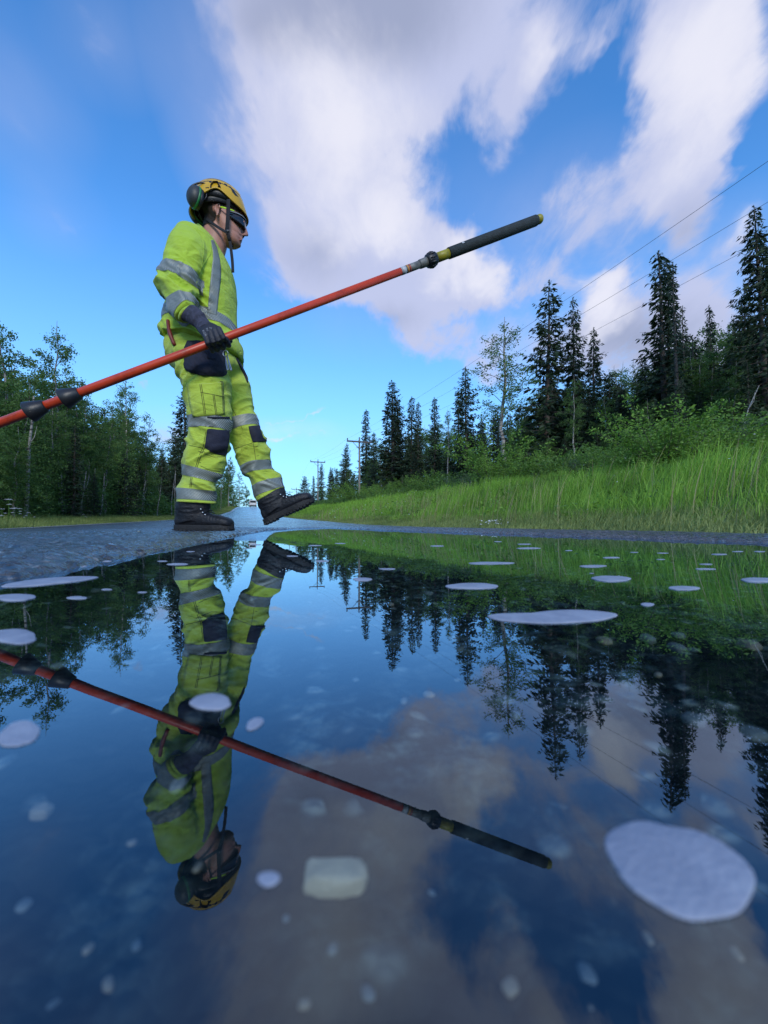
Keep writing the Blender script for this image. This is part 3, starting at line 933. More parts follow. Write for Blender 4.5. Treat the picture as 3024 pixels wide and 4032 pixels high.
# trousers ----------------------------------------------------------------
bm = bmesh.new()
loft(bm, rings_of(PEL, 4, 2.3)); loft(bm, rings_of(LEG_R, 4, 2.1)); loft(bm, rings_of(LEG_L, 4, 2.1))
me_tr = remesh(bm, .0052, 5, .5)
def leg_fold(co, no):
    x, y, z = co.T
    near = (y < 1.985)
    d = (vnoise3(co * 7) - .5) * .012
    kz = np.where(near, P(830, 1725, 1.89).z, P(990, 1735, 2.09).z)
    hz = np.where(near, P(830, 1905, 1.9).z, P(1050, 1890, 2.13).z)
    def gather(z0, w, amp, f, sh, tilt):
        q = np.stack([x * 8 + sh, y * 6, z * f + x * tilt], 1)
        return np.exp(-((z - z0) / w) ** 2) * (ridge3(q) ** 2.4 - .36) * amp
    d += gather(kz - .01, .07, .020, 24, 0, 9) + gather(kz - .10, .08, .024, 22, 5, -14)
    d += gather(hz, .06, .030, 24, 9, 12) + gather(kz + .28, .2, .014, 24, 30, -22)
    q = np.stack([x * 9, y * 7, z * 11 - x * 9], 1)
    d += sstep(z, kz + .03, kz + .2) * (ridge3(q + 21) ** 2 - .4) * .013
    d += (vnoise3(co * 24) - .5) * .003
    return d
displace(me_tr, leg_fold)
me_tr = relax(me_tr, 3)
tr = pmesh('trousers', me_tr, M_PANTS, label='hi-vis yellow work trousers with silver tape and navy knee pads')
B_TR = bvh_of(me_tr)
isR = lambda c: c.y < 1.985
def isL(c):
    return c.y > 1.985 and c.x > P(880, 1700, 2.08).x - .02
band_from(me_tr, (745, 1648), (905, 1652), (745, 1694), (905, 1697), 1.88, 'reflective_band', M_TAPE, tr, isR)
band_from(me_tr, (722, 1828), (868, 1866), (717, 1868), (858, 1902), 1.90, 'reflective_band', M_TAPE, tr, isR)
band_from(me_tr, (700, 1922), (846, 1934), (700, 1966), (846, 1973), 1.905, 'reflective_band', M_TAPE, tr, isR)
band_from(me_tr, (893, 1673), (1016, 1636), (903, 1716), (1028, 1674), 2.085, 'reflective_band', M_TAPE, tr, isL)
band_from(me_tr, (952, 1838), (1064, 1813), (968, 1872), (1070, 1849), 2.11, 'reflective_band', M_TAPE, tr, isL)
band_from(me_tr, (991, 1921), (1104, 1880), (1007, 1960), (1116, 1918), 2.13, 'reflective_band', M_TAPE, tr, isL)
pbm('knee_pad', cloth_patch(B_TR, [(817, 1690), (812, 1725), (805, 1760), (820, 1772), (846, 1786), (868, 1792)],
                            [(900, 1694), (901, 1715), (899, 1740), (893, 1770), (890, 1785), (884, 1795)], 14, 16, .004, .0015, .006), M_NAVY, tr)
pbm('knee_pad', cloth_patch(B_TR, [(978, 1680), (984, 1705), (992, 1728), (997, 1742)], [(1019, 1675), (1026, 1698), (1034, 1722), (1052, 1738)], 12, 14, .004, .0015, .006), M_NAVY, tr)
pbm('tool_pocket', cloth_patch(B_TR, [(740, 1345), (728, 1385), (726, 1425), (729, 1448), (742, 1466), (790, 1478), (830, 1482)],
                               [(875, 1345), (878, 1380), (884, 1420), (889, 1450), (888, 1466), (884, 1478), (876, 1484)], 14, 14, .006, .004, .026), M_NAVY, tr)
pk_bm = cloth_patch(B_TR, [(736, 1512), (750, 1600), (762, 1642)], [(878, 1503), (881, 1590), (884, 1632)], 12, 12, .003, .002, .006)
B_PK = BVHTree.FromBMesh(pk_bm)
pbm('thigh_pocket', pk_bm, M_PANTS, tr)
pbm('knee_trim', cloth_patch(B_TR, [(817, 1641), (817, 1647)], [(900, 1641), (901, 1649)], 14, 3, .004, .002), M_NAVY, tr)
pbm('side_panel', cloth_patch(B_TR, [(928, 1412), (944, 1445), (962, 1480), (973, 1508)], [(933, 1410), (950, 1440), (968, 1475), (976, 1506)], 2, 12, .002, .003), M_NAVY, tr)
B_TR2 = B_TR
st = [seam(B_PK, pl, .0012, .0006) for pl in (
    [(785, 1503), (792, 1545), (799, 1590), (806, 1640)], [(791, 1503), (798, 1545), (805, 1590), (811, 1640)],
    [(872, 1505), (876, 1570), (879, 1630)], [(877, 1505), (881, 1570), (883, 1630)],
    [(790, 1545), (830, 1552), (880, 1562)], [(838, 1553), (843, 1590), (850, 1634)], [(843, 1553), (848, 1590), (855, 1634)],
    [(792, 1502), (876, 1502)], [(732, 1510), (785, 1506)])]
st += [seam(B_TR, pl, .0011, .001) for pl in (
    [(811, 1700), (800, 1760), (782, 1800), (770, 1840)], [(817, 1700), (806, 1762), (788, 1802), (776, 1842)],
    [(752, 1880), (748, 1918)], [(757, 1880), (753, 1918)], [(745, 1753), (800, 1764)], [(780, 1775), (840, 1800), (884, 1798)],
    [(790, 1835), (830, 1852), (868, 1856)], [(915, 1610), (940, 1655), (955, 1690)], [(928, 1766), (995, 1744)], [(998, 1745), (1008, 1815)],
    [(703, 1974), (775, 1981), (845, 1981)], [(1014, 1970), (1070, 1945), (1118, 1924)], [(1003, 1815), (1060, 1808)],
    [(852, 1598), (880, 1601)], [(799, 1778), (808, 1781)], [(784, 1819), (792, 1822)], [(1008, 1758), (1016, 1757)], [(1010, 1796), (1020, 1794)])]
pbm('stitching', join_bm(st), M_STITCH, tr, kind='stuff')
# hem facing
for nm, L_ in (('hem', LEG_R[-1]), ('hem', LEG_L[-1])):
    A, B, Y, r = L_
    bm = bmesh.new()
    sh = (B[0] - A[0]) * .02
    vx, vy = -(B[1] - A[1]), (B[0] - A[0]); L = math.hypot(vx, vy); vx /= L; vy /= L
    loft(bm, [ring((A[0] - 1 - vx * 4, A[1] - vy * 4), (B[0] + 1 - vx * 4, B[1] - vy * 4), Y, r * 1.02, 28), ring((A[0] - 1 + vx * 5, A[1] + vy * 5), (B[0] + 1 + vx * 5, B[1] + vy * 5), Y, r * 1.02, 28)], cap=True)
    pbm(nm, bm, M_PANTS, tr)

# boots -------------------------------------------------------------------
def boot(loc, pitch, Y, scale=1.0, lab=None, cut=9):
    M = Matrix.Translation(loc) @ Matrix.Rotation(-pitch, 4, 'Y') @ Matrix.Scale(scale, 4)
    bm = bmesh.new()
    # length x, lowest z, top z, half-width
    foot = [(.004, .030, .075, .020), (.018, .026, .10, .030), (.05, .024, .12, .035), (.09, .024, .125, .037), (.13, .024, .118, .040), (.165, .024, .100, .044),
            (.20, .024, .088, .049), (.235, .024, .082, .052), (.262, .024, .077, .049), (.282, .026, .068, .040), (.294, .030, .052, .022)]
    rg = []
    for x, zl, zt, w in foot:
        cz = (zl + zt) / 2; hz = (zt - zl) / 2
        rg.append([M @ Vector((x, w * math.copysign(abs(math.cos(a)) ** .8, math.cos(a)), cz + hz * math.copysign(abs(math.sin(a)) ** .8, math.sin(a)))) for a in [2 * math.pi * i / 24 for i in range(24)]])
    loft(bm, smooth_rings(rg, 3))
    sh = [(.016, .160, .05, .046), (.012, .165, .08, .050), (.008, .172, .11, .056), (.006, .180, .140, .062), (.008, .184, .165, .064), (.012, .182, .19, .062)][:cut]
    sr = []
    for x0, x1, z, w in sh:
        cx = (x0 + x1) / 2; hx = (x1 - x0) / 2
        sr.append([M @ Vector((cx + hx * math.cos(a), w * math.sin(a), z + .012 * math.cos(a))) for a in [2 * math.pi * i / 24 for i in range(24)]])
    loft(bm, smooth_rings(sr, 3))
    me = remesh(bm, .0038, 4, .5)
    R3 = M.to_3x3().inverted(); Mi = M.inverted()
    def fold(co, no):
        l = (np.c_[co, np.ones(len(co))] @ np.array(Mi).T)[:, :3]
        x, y, z = l.T
        d = (vnoise3(l * 22) - .5) * .004
        m = np.exp(-((x - .205) / .022) ** 2) * (z > .055)
        d += m * np.sin(x * 420 + y * 30) * .0014
        m = np.exp(-((z - .11) / .03) ** 2)
        d += m * (ridge3(l * np.array([12, 12, 55])) ** 2 - .4) * .006
        # padded collar line and toe cap edge
        d -= np.exp(-((x - .232 - z * .2) / .0022) ** 2) * .0018 * (z > .03)
        return d
    displace(me, fold)
    b = pmesh('boot', me, M_BOOT, label=lab)
    # sole: welt outline, heel step and tread lugs
    def outline(k):
        pts = []
        for i in range(40):
            a = 2 * math.pi * i / 40
            x = .148 + .153 * math.copysign(abs(math.cos(a)) ** .75, math.cos(a))
            w = np.interp(x, [-.005, .03, .08, .14, .2, .25, .28, .302], [.026, .037, .036, .039, .051, .053, .044, .02])
            pts.append((x * 1.0, w * k * math.copysign(abs(math.sin(a)) ** .7, math.sin(a))))
        return pts
    bm = bmesh.new()
    rg = []
    for z, k in ((.034, .97), (.030, 1.02), (.016, 1.03), (.0065, .99)):
        rg.append([M @ Vector((x, y, z + max(0, x - .24) * .12)) for x, y in outline(k)])
    loft(bm, rg)
    so = pbm('sole', bm, M_SOLE, b, smooth=False)
    bm = bmesh.new()
    random.seed(4)
    for i in range(15):
        x = .006 + i * .0198
        if .085 < x < .118: continue
        w = float(np.interp(x, [0, .03, .08, .14, .2, .25, .28, .30], [.026, .036, .035, .038, .050, .052, .044, .026]))
        up = max(0, x - .24) * .16
        for yc, hw in ((-w * .68, w * .30), (0, w * .26), (w * .68, w * .30)):
            r = bmesh.ops.create_cube(bm, size=1.0)
            bmesh.ops.transform(bm, matrix=M @ Matrix.Translation((x, yc, .0055 + up)) @ Matrix.Diagonal((.0135, hw * 1.9, .010, 1)), verts=r['verts'])
    pbm('tread', bm, M_SOLE, b, smooth=False, kind='stuff')
    # eyelets and laces on the near side and over the tongue
    for x, z in ((.150, .112), (.160, .096), (.172, .085)):
        for sgn in (-1, 1):
            bm = bmesh.new()
            loft(bm, tube_rings([M @ Vector((x, sgn * .036, z)), M @ Vector((x + .001, sgn * .048, z + .001))], .0040, 10))
            pbm('eyelet', bm, M_METAL, b)
        bm = bmesh.new()
        loft(bm, tube_rings(catmull([M @ Vector((x, -.043, z)), M @ Vector((x + .014, -.022, z + .012)), M @ Vector((x + .016, .022, z + .012)), M @ Vector((x, .043, z))], 4), .0024, 6))
        pbm('lace', bm, M_BLACKP, b)
    return b
z_heel = .017
pR = P(689, 2079, 1.915); pR.z = .012
boot(pR, math.radians(-.6), 1.9, .985, 'black work boot planted on the wet asphalt')
pL = P(1047, 2068, 2.125)
boot(pL, math.radians(24.5), 2.13, 1.02, 'black work boot lifted heel first, showing its tread', 4)

# the pole axis -----------------------------------------------------------
def pole_at(px):
    "point of the pole's axis at photo column px"
    py = 1665 - .3776 * px
    d = ray(px, py)
    # vertical plane through the two known ends of the pole
    x0, y0, x1, y1 = -1.51, 1.50, .86, 2.05
    k = (y1 - y0) / (x1 - x0)
    t = (y0 - k * x0) / (d.y - k * d.x)
    return Vector((d.x * t, d.y * t, CAM_H + d.z * t))
# gloves ------------------------------------------------------------------
YH = pole_at(840).y
bm = bmesh.new()
pr = .0205
def fing(kpx, ppx, qx, r, endY=.030, long=1.0):
    K = P(kpx[0], kpx[1], YH - .046); PI = P(ppx[0], ppx[1], YH - .043)
    c = pole_at(qx)
    ax = (pole_at(900) - pole_at(800)).normalized()
    upv = Vector((0, 0, 1)); upv = (upv - ax * upv.dot(ax)).normalized(); fw = ax.cross(upv)   # across the pole
    if fw.y < 0: fw = -fw
    R = pr + r
    pts = [K, PI] + [c + (fw * math.cos(math.radians(a)) + upv * math.sin(math.radians(a))) * R for a in (-145, -115, -80, -45, -10)][:int(5 * long)]
    capsule(bm, catmull(pts, 3), [r * 1.12] * 4 + [r] * (3 * (len(pts) - 1) + 1 - 4), 12)
fing((862, 1296), (880, 1332), 886, .0118)
fing((846, 1302), (860, 1342), 864, .0124)
fing((829, 1310), (840, 1349), 842, .0120)
fing((812, 1320), (818, 1352), 822, .0106, long=.9)
loft(bm, smooth_rings([ring((776, 1296), (824, 1268), 1.685, .022, 20, 2.3), ring((784, 1310), (845, 1276), YH - .022, .024, 20, 2.5), ring((797, 1325), (866, 1288), YH - .034, .022, 20, 2.6), ring((806, 1338), (874, 1302), YH - .042, .015, 20, 2.4)], 3))
ax = pole_at(900) - pole_at(800); ax.normalize()
th = [P(815, 1282, YH - .012), pole_at(850) + Vector((0, .012, .040)), pole_at(872) + Vector((0, .030, .022)), pole_at(893) + Vector((0, .033, .0))]
capsule(bm, catmull(th, 4), [.0155] * 6 + [.013] * 7, 12)
me_gl = remesh(bm, .0028, 4, .5)
glove = pmesh('glove', me_gl, M_GLOVE_DIP, label='dark glove closed round the pole')
bm = bmesh.new()
loft(bm, smooth_rings([ring((716, 1262), (768, 1203), 1.695, .036, 24), ring((735, 1268), (784, 1214), 1.69, .034, 24), ring((755, 1280), (804, 1236), 1.685, .031, 24), ring((773, 1295), (822, 1262), 1.682, .028, 24), ring((783, 1308), (838, 1276), YH - .02, .0255, 24)], 5))
me_c = remesh(bm, .0035, 2)
displace(me_c, lambda co, no: (vnoise3(np.stack([co[:, 0] * 10, co[:, 1] * 10, (co[:, 2] + co[:, 0] * -.9) * 60], 1)) - .5) * .0035)
pmesh('glove_cuff', me_c, M_GLOVE, glove)
# white print on the back of the glove
B_GL = bvh_of(me_gl)
M_PRINT = simple_mat('faded_white_print', (.22, .23, .26), .6, .2, 90)
def glyphs(txt, px, py, size, ang, bvh, lift=.0012):
    "flat printed letters laid on a surface"
    cu = bpy.data.curves.new('t', 'FONT'); cu.body = txt; cu.size = size; cu.align_x = 'CENTER'; cu.align_y = 'CENTER'; cu.resolution_u = 2
    cu.offset = size * .02
    o = bpy.data.objects.new('t', cu); COL.objects.link(o)
    dg = bpy.context.evaluated_depsgraph_get()
    me = bpy.data.meshes.new_from_object(o.evaluated_get(dg))
    bpy.data.objects.remove(o); bpy.data.curves.remove(cu)
    bm = bmesh.new(); bm.from_mesh(me); bpy.data.meshes.remove(me)
    ca, sa = math.cos(ang), math.sin(ang)
    for v in bm.verts:
        x, y = v.co.x, v.co.y
        u = px + (x * ca - y * sa); w = py - (x * sa + y * ca)
        l, n = hit(bvh, u, w)
        v.co = l + n * lift if l is not None else P(u, w, YH - .05)
    return bm
prn = [glyphs('ROX', 805, 1312, 12, math.radians(-62), B_GL), glyphs('PU', 816, 1298, 10, math.radians(-62), B_GL), glyphs('x/2', 830, 1292, 8, math.radians(-30), B_GL)]
pbm('glove_print', join_bm(prn), M_PRINT, glove)
# other glove, beyond the trousers
bm = bmesh.new()
capsule(bm, [P(820, 1262, 2.16), P(838, 1310, 2.165)], [.034, .030])
loft(bm, smooth_rings([ring((818, 1300), (862, 1300), 2.165, .018, 16), ring((822, 1340), (872, 1338), 2.17, .022, 16), ring((828, 1375), (880, 1368), 2.17, .018, 16)], 3))
for i in range(4): capsule(bm, catmull([P(835 + i * 12, 1368, 2.17), P(842 + i * 12, 1392, 2.165), P(838 + i * 11, 1408, 2.15)], 2), [.0115] * 3 + [.0105] * 2, 10)
capsule(bm, [P(850, 1325, 2.15), P(874, 1350, 2.14), P(878, 1370, 2.145)], [.013, .012, .011], 10)
pmesh('glove', remesh(bm, .0035, 3), M_GLOVE_DIP)

# things hung on the trousers -----------------------------------------------
bm = bmesh.new()
loft(bm, tube_rings(catmull([P(661, 1262, 1.80), P(664, 1290, 1.79), P(672, 1322, 1.785), P(688, 1360, 1.79)], 3), [.008, .0085, .0085, .0085, .009, .010, .010, .009, .0085, .008], 10))
pbm('knife_handle', bm, M_RED, tr)
bm = bmesh.new()
c = P(888, 1392, 1.80)
loft(bm, tube_rings([c + Vector((.012 * math.cos(a), 0, .015 * math.sin(a))) for a in [2 * math.pi * i / 16 for i in range(17)]], .0018, 6))
pbm('key_ring', bm, M_METAL, tr)
for a, b in (((886, 1400), (896, 1455)), ((894, 1398), (909, 1456))):
    bm = bmesh.new()
    loft(bm, tube_rings([P(a[0], a[1], 1.80), P((a[0] + b[0]) / 2, (a[1] + b[1]) / 2, 1.80), P(b[0], b[1], 1.80), P(b[0] + 1, b[1] + 4, 1.80)], [.003, .0042, .0055, .0062], 10))
    pbm('steel_key', bm, M_METAL, tr)

# helmet -------------------------------------------------------------------
ZR = 1.672; HX, HY = -.868, 1.955; HA, HB, HH = .135, .113, .151
helmet = empty('helmet'); helmet.parent = person; part(helmet)
def hp(name, bm, mat, smooth=True, par=None):
    return bm_obj(name, bm, mat, helmet if par is None else par, smooth)
def dome(u, v, o=0.0):
    "u angle from the front, v 0 at the rim to 1 at the crown"
    cu, su = math.cos(u), math.sin(u)
    t = v * math.pi / 2
    ct = math.cos(t) ** .78; stt = math.copysign(abs(math.sin(t)) ** .95, t)
    fr = max(0, cu) ** 3
    brim = .010 * fr * max(0, 1 - v * 4.5) 
    return YAW @ Vector((HX + (HA + o) * cu * ct + brim + .004 * math.sin(math.pi * v), HY + (HB + o) * su * ct, ZR + (HH + o) * stt))
def rim_v(u):
    # the edge arches up over the ears and drops at the front and nape
    s = abs(math.sin(u)); c = math.cos(u)
    return .045 + .155 * math.exp(-((abs(u) - 1.62) / .42) ** 2) - .03 * max(0, c) - .13 * max(0, -c) ** 1.3
bm = bmesh.new()
NU, NV = 72, 26
top = []
for j in range(NV + 1):
    row = []
    for i in range(NU):
        u = 2 * math.pi * i / NU - math.pi
        v0 = rim_v(u); v = v0 + (1 - v0) * (j / NV) ** 1.0 * .999
        o = 0
        # two raised ribs along the crown
        lat = abs((HB * math.sin(u)) * math.cos(v * math.pi / 2))
        o += .0045 * math.exp(-((lat - .036) / .010) ** 2) * (v > .45)
        row.append(dome(u, v, o))
    top.append(row)
inner = [[Vector((HX, HY, 0)) + Vector(((p.x - HX) * .965, (p.y - HY) * .965, ZR + (p.z - ZR) * .97)) for p in row] for row in top]
for r in inner: pass
vt = [[bm.verts.new(p) for p in r] for r in top]; vi = [[bm.verts.new(p) for p in r] for r in inner]
for a in (vt, vi):
    for j in range(NV):
        for i in range(NU):
            k = (i + 1) % NU
            bm.faces.new((a[j][i], a[j][k], a[j + 1][k], a[j + 1][i]) if a is vt else (a[j][k], a[j][i], a[j + 1][i], a[j + 1][k]))
for i in range(NU):
    k = (i + 1) % NU
    bm.faces.new((vi[0][i], vi[0][k], vt[0][k], vt[0][i]))
bm.faces.new(vt[-1]); bm.faces.new(vi[-1][::-1])
me_h = bpy.data.meshes.new('shell'); bm.to_mesh(me_h)
shell = hp('shell', bm, M_HELM)
B_H = bvh_of(me_h)
# rim trim
bm = bmesh.new()
rimp = [dome(2 * math.pi * i / 72 - math.pi, rim_v(2 * math.pi * i / 72 - math.pi), .0012) for i in range(72)]
loft(bm, tube_rings(rimp + [rimp[0]], .0028, 8), cap=False)
hp('rim', bm, M_HELM)
# foam liner and headband, black, seen below the rim
bm = bmesh.new()
def hb(z, k, kx=1.0): return [YAW @ Vector((HX + .004 + HA * k * kx * math.cos(a), HY + HB * k * math.sin(a), z)) for a in [2 * math.pi * i / 40 for i in range(40)]]
loft(bm, [hb(ZR + .145, .35), hb(ZR + .125, .66), hb(ZR + .09, .86), hb(ZR + .045, .90), hb(ZR + .020, .885)])
hp('liner', bm, M_BLACKP)
bm = bmesh.new()
def band_pt(a, z, k): return YAW @ Vector((HX + .002 + .116 * k * math.cos(a), HY + .088 * k * math.sin(a), z))
rows = []
for k, zf in ((1.0, 0), (1.03, 0), (1.03, 1), (1.0, 1)):
    rows.append([band_pt(a, (ZR + .045 if zf else ZR - .002 - .020 * max(0, -math.cos(a)) + .004 * max(0, math.cos(a))), k) for a in [2 * math.pi * i / 48 for i in range(48)]])
loft(bm, rows + [rows[0]], cap=False)
hp('headband', bm, M_BLACKP)
# nape cradle
bm = bmesh.new()
loft(bm, smooth_rings([ring((786, 812), (800, 806), 1.955, .060, 20), ring((788, 842), (800, 838), 1.955, .058, 20), ring((797, 872), (806, 868), 1.955, .045, 20)], 3))
hp('nape_cradle', bm, M_BLACKP)
def hpatch(pts, off, thick, mat, name, inset=.88):
    "raised piece on the shell, its outline given on the near side"
    bm = bmesh.new()
    P3 = []
    for q in pts:
        l, n = hit(B_H, *q)
        if l is None: continue
        P3.append((l, n))
    c = sum((l for l, n in P3), Vector()) / len(P3); cn = sum((n for l, n in P3), Vector()).normalized()
    cl, cnn, _, _ = B_H.find_nearest(c)
    lo = [bm.verts.new(l - n * .001) for l, n in P3]; hi = [bm.verts.new(l + n * (off + thick * .7)) for l, n in P3]
    ins = [bm.verts.new(cl + cnn * (off + thick) + (l + n * (off + thick) - (cl + cnn * (off + thick))) * inset) for l, n in P3]
    cv = bm.verts.new(cl + cnn * (off + thick * 1.1))
    n_ = len(P3)
    for i in range(n_):
        j = (i + 1) % n_
        bm.faces.new((lo[i], lo[j], hi[j], hi[i])); bm.faces.new((hi[i], hi[j], ins[j], ins[i])); bm.faces.new((ins[i], ins[j], cv))
    bmesh.ops.recalc_face_normals(bm, faces=bm.faces)
    return hp(name, bm, mat, False)
S7 = lambda x, y: (680 + x * .2049, 680 + y * .2049)
hpatch([S7(*q) for q in ((735, 262), (790, 205), (868, 205), (905, 285), (900, 350), (760, 350), (715, 330))], .002, .013, M_BLACKP, 'accessory_clip', .8)
hpatch([S7(*q) for q in ((870, 280), (915, 285), (962, 365), (955, 388), (890, 352))], .001, .007, M_BLACKP, 'accessory_clip', .8)
hpatch([S7(*q) for q in ((1080, 258), (1110, 270), (1180, 350), (1265, 470), (1200, 440), (1150, 380))], .0, .0012, M_BLACKP, 'vent')
hpatch([S7(*q) for q in ((985, 215), (1000, 205), (1045, 232), (1055, 262), (1030, 262))], .0, .0010, M_BLACKP, 'vent')
hpatch([S7(*q) for q in ((640, 300), (700, 290), (705, 320), (655, 420), (600, 500), (640, 400))], .0, .0030, M_BLACKP, 'side_trim')
hpatch([S7(*q) for q in ((690, 168), (740, 172), (752, 196), (712, 192))], .0, .0012, M_BLACKP, 'vent')
hpatch([S7(*q) for q in ((880, 182), (925, 190), (935, 215), (905, 230))], .0, .0012, M_BLACKP, 'vent')
# ear defenders parked at the back
def tubep(name, pts, r, mat, k=4, par=None, n=8):
    bm = bmesh.new(); loft(bm, tube_rings(catmull(pts, k), r, n)); return hp(name, bm, mat, True, par)
tubep('muff_arm', [P(*S7(740, 215), 1.862), P(*S7(640, 222), 1.852), P(*S7(545, 190), 1.845), P(*S7(400, 235), 1.835), P(*S7(320, 300), 1.832)], .0042, M_BLACKP)
tubep('muff_arm', [P(*S7(715, 270), 1.855), P(*S7(665, 300), 1.845), P(*S7(650, 420), 1.845), P(*S7(640, 475), 1.845), P(*S7(570, 545), 1.84)], .0036, M_BLACKP)
def muff(c, ax, a, b, t, gr):
    z = ax.normalized(); x = Vector((0, 0, 1)).cross(z).normalized(); y = z.cross(x)
    R = Matrix((x, y, z)).transposed()
    root = empty('ear_muff'); root.parent = helmet
    bm = bmesh.new()
    vs = ellipsoid(bm, Vector((0, 0, 0)), 1, 1, 1, None, 28)
    for v in vs:
        q = v.co.copy(); q.z = q.z * (1 if q.z > 0 else .25)
        q.x = math.copysign(abs(q.x) ** .9, q.x)
        v.co = c + R @ Vector((q.x * a, q.y * b, q.z * t))
    bm_obj('cup', bm, M_MUFF, root)
    def el(k, zz): return [c + R @ Vector((a * k * math.cos(w), b * k * math.sin(w), zz)) for w in [2 * math.pi * i / 32 for i in range(32)]]
    bm = bmesh.new(); loft(bm, [el(.96, .002), el(1.06, 0), el(1.06, -.008), el(.98, -.010)]); bm_obj('ring', bm, M_GREEN, root)
    bm = bmesh.new(); loft(bm, [el(.90, -.008), el(1.0, -.012), el(.98, -.024), el(.72, -.028)]); bm_obj('cushion', bm, M_BLACKP, root)
    return root
muff(P(770, 777, 1.835), Vector((-.62, -.72, .10)), .044, .052, .040, 1)
muff(P(779, 848, 1.985), Vector((-.80, .30, -.35)), .046, .052, .040, 1)
# straps ---------------------------------------------------------------------
def ribbon(name, pts, w, t, mat, par, k=4):
    pts = catmull(pts, k); rg = []
    for i, p in enumerate(pts):
        tg = (pts[min(i + 1, len(pts) - 1)] - pts[max(i - 1, 0)]).normalized()
        wd = tg.cross(YV).normalized(); nn = tg.cross(wd).normalized()
        rg.append([p + wd * w / 2 * a + nn * t / 2 * b for a, b in ((1, .4), (.8, 1), (-.8, 1), (-1, .4), (-1, -.4), (-.8, -1), (.8, -1), (1, -.4))])
    bm = bmesh.new(); loft(bm, rg); return bm_obj(name, bm, mat, par)
ribbon('chin_strap', [P(899, 785, 1.868), P(898, 830, 1.869), P(896, 870, 1.873), P(893, 905, 1.884)], .0185, .003, M_STRAP, helmet)
ribbon('chin_strap', [P(893, 905, 1.884), P(899, 928, 1.892), P(905, 948, 1.905), P(909, 965, 1.93), P(913, 975, 1.955), P(911, 972, 2.0), P(905, 940, 2.02)], .0185, .003, M_STRAP, helmet)
ribbon('nape_strap', [P(812, 858, 1.893), P(830, 874, 1.884), P(856, 893, 1.884), P(880, 908, 1.884), P(897, 918, 1.887)], .014, .003, M_STRAP, helmet)
ribbon('strap_end', [P(905, 950, 1.897), P(910, 985, 1.897), P(915, 1030, 1.897), P(917, 1073, 1.897)], .0145, .003, M_STRAP, helmet)
bm = bmesh.new(); ellipsoid(bm, P(894, 908, 1.884), .011, .004, .009); bm_obj('buckle', bm, M_BLACKP, helmet)
# safety glasses ---------------------------------------------------------------
glasses = empty('glasses'); glasses.parent = person; part(glasses)
GX, GY = P(868, 850, 1.955).x, 1.955
def gl_pt(a, z, k=1.0):      # a: angle from straight ahead, towards the near side
    return YAW @ Vector((GX + .125 * k * math.cos(a) ** .9, GY - .083 * k * math.sin(a) ** .8 if a >= 0 else GY + .083 * k * math.sin(-a) ** .8, z))
ztop = P(935, 840, 1.90).z; zbot = P(940, 880, 1.92).z
def lens_rows(a, top=True):
    aa = abs(a)
    up = 1.636 + .024 * math.cos(a * 1.1)
    lo = 1.606 + .006 * math.cos(a) + .012 * math.exp(-(aa / .16) ** 2) - .006 * math.exp(-((aa - .6) / .3) ** 2) + .014 * sstep(np.array(aa), .9, 1.35).item()
    return up, lo
m, N = mat_new('smoke_lens')
p = principled(N, Roughness=.06); p.inputs['Base Color'].default_value = (.010, .009, .012, 1); p.inputs['IOR'].default_value = 1.6
finish(N, p.outputs[0]); M_LENS = m
bm = bmesh.new(); rr = []
for i in range(41):
    a = math.radians(-74 + 148 * i / 40)
    up, lo = lens_rows(a)
    rr.append([bm.verts.new(gl_pt(a, lo + (up - lo) * t, 1 + .015 * math.sin(math.pi * t))) for t in (0, .25, .5, .75, 1)] +
              [bm.verts.new(gl_pt(a, lo + (up - lo) * t, .985 + .012 * math.sin(math.pi * t))) for t in (1, .75, .5, .25, 0)])
for a, b in zip(rr, rr[1:]):
    for k in range(10): bm.faces.new((a[k], a[(k + 1) % 10], b[(k + 1) % 10], b[k]))
bm.faces.new(rr[0]); bm.faces.new(rr[-1][::-1])
bmesh.ops.recalc_face_normals(bm, faces=bm.faces)
bm_obj('lens', bm, M_LENS, glasses)
M_SILV = simple_mat('grey_frame_plastic', (.33, .34, .37), .3, .1, 20)
bm = bmesh.new()
loft(bm, tube_rings([gl_pt(math.radians(-74 + 148 * i / 30), lens_rows(math.radians(-74 + 148 * i / 30))[0] + .001, 1.012) for i in range(31)], .0030, 8))
bm_obj('brow_bar', bm, M_SILV, glasses)
for sg in (-1, 1):
    def gp(px, py, Y):
        q = P(px, py, Y)
        return q if sg < 0 else Vector((q.x, 2 * 1.955 - q.y, q.z))
    ribbon('temple', [gp(922, 831, 1.894), gp(905, 825, 1.876), gp(885, 819, 1.873), gp(866, 815, 1.876), gp(846, 818, 1.884), gp(824, 829, 1.890)], .0075, .004, M_LIME, glasses, 3)
# ------------------------------------------------------------------ the telescopic pole
M_POLE = simple_mat('orange_red_fibreglass', (.58, .055, .016), .36, .10, 5, .06, 90, dirt=(.20, .03, .015), dirt_scale=11, dirt_amt=.6)
M_GRIP = simple_mat('rough_dark_grip', (.018, .026, .028), .75, .3, 40, .6, 160)
M_OLIVE = simple_mat('olive_yellow_tube', (.30, .26, .015), .45, .12, 14, dirt=(.08, .07, .02), dirt_scale=18, dirt_amt=.5)
M_GREYT = simple_mat('scuffed_grey_tube', (.16, .16, .15), .5, .3, 25, .1, 90, dirt=(.05, .05, .05), dirt_scale=30, dirt_amt=.7)
M_SIL2 = simple_mat('silver_sticker', (.45, .46, .47), .35, .1, 20)
M_ORNG = simple_mat('orange_sticker', (.55, .22, .04), .5, .1, 20)
PA = pole_at(-450); PB = pole_at(2128)
AX = (PB - PA).normalized()
pole = empty('telescopic_pole', PA, 0, label='long orange-red telescopic pole with dark grip, carried at a slant by the worker', category='pole')
PM = Matrix.Translation(-PA)
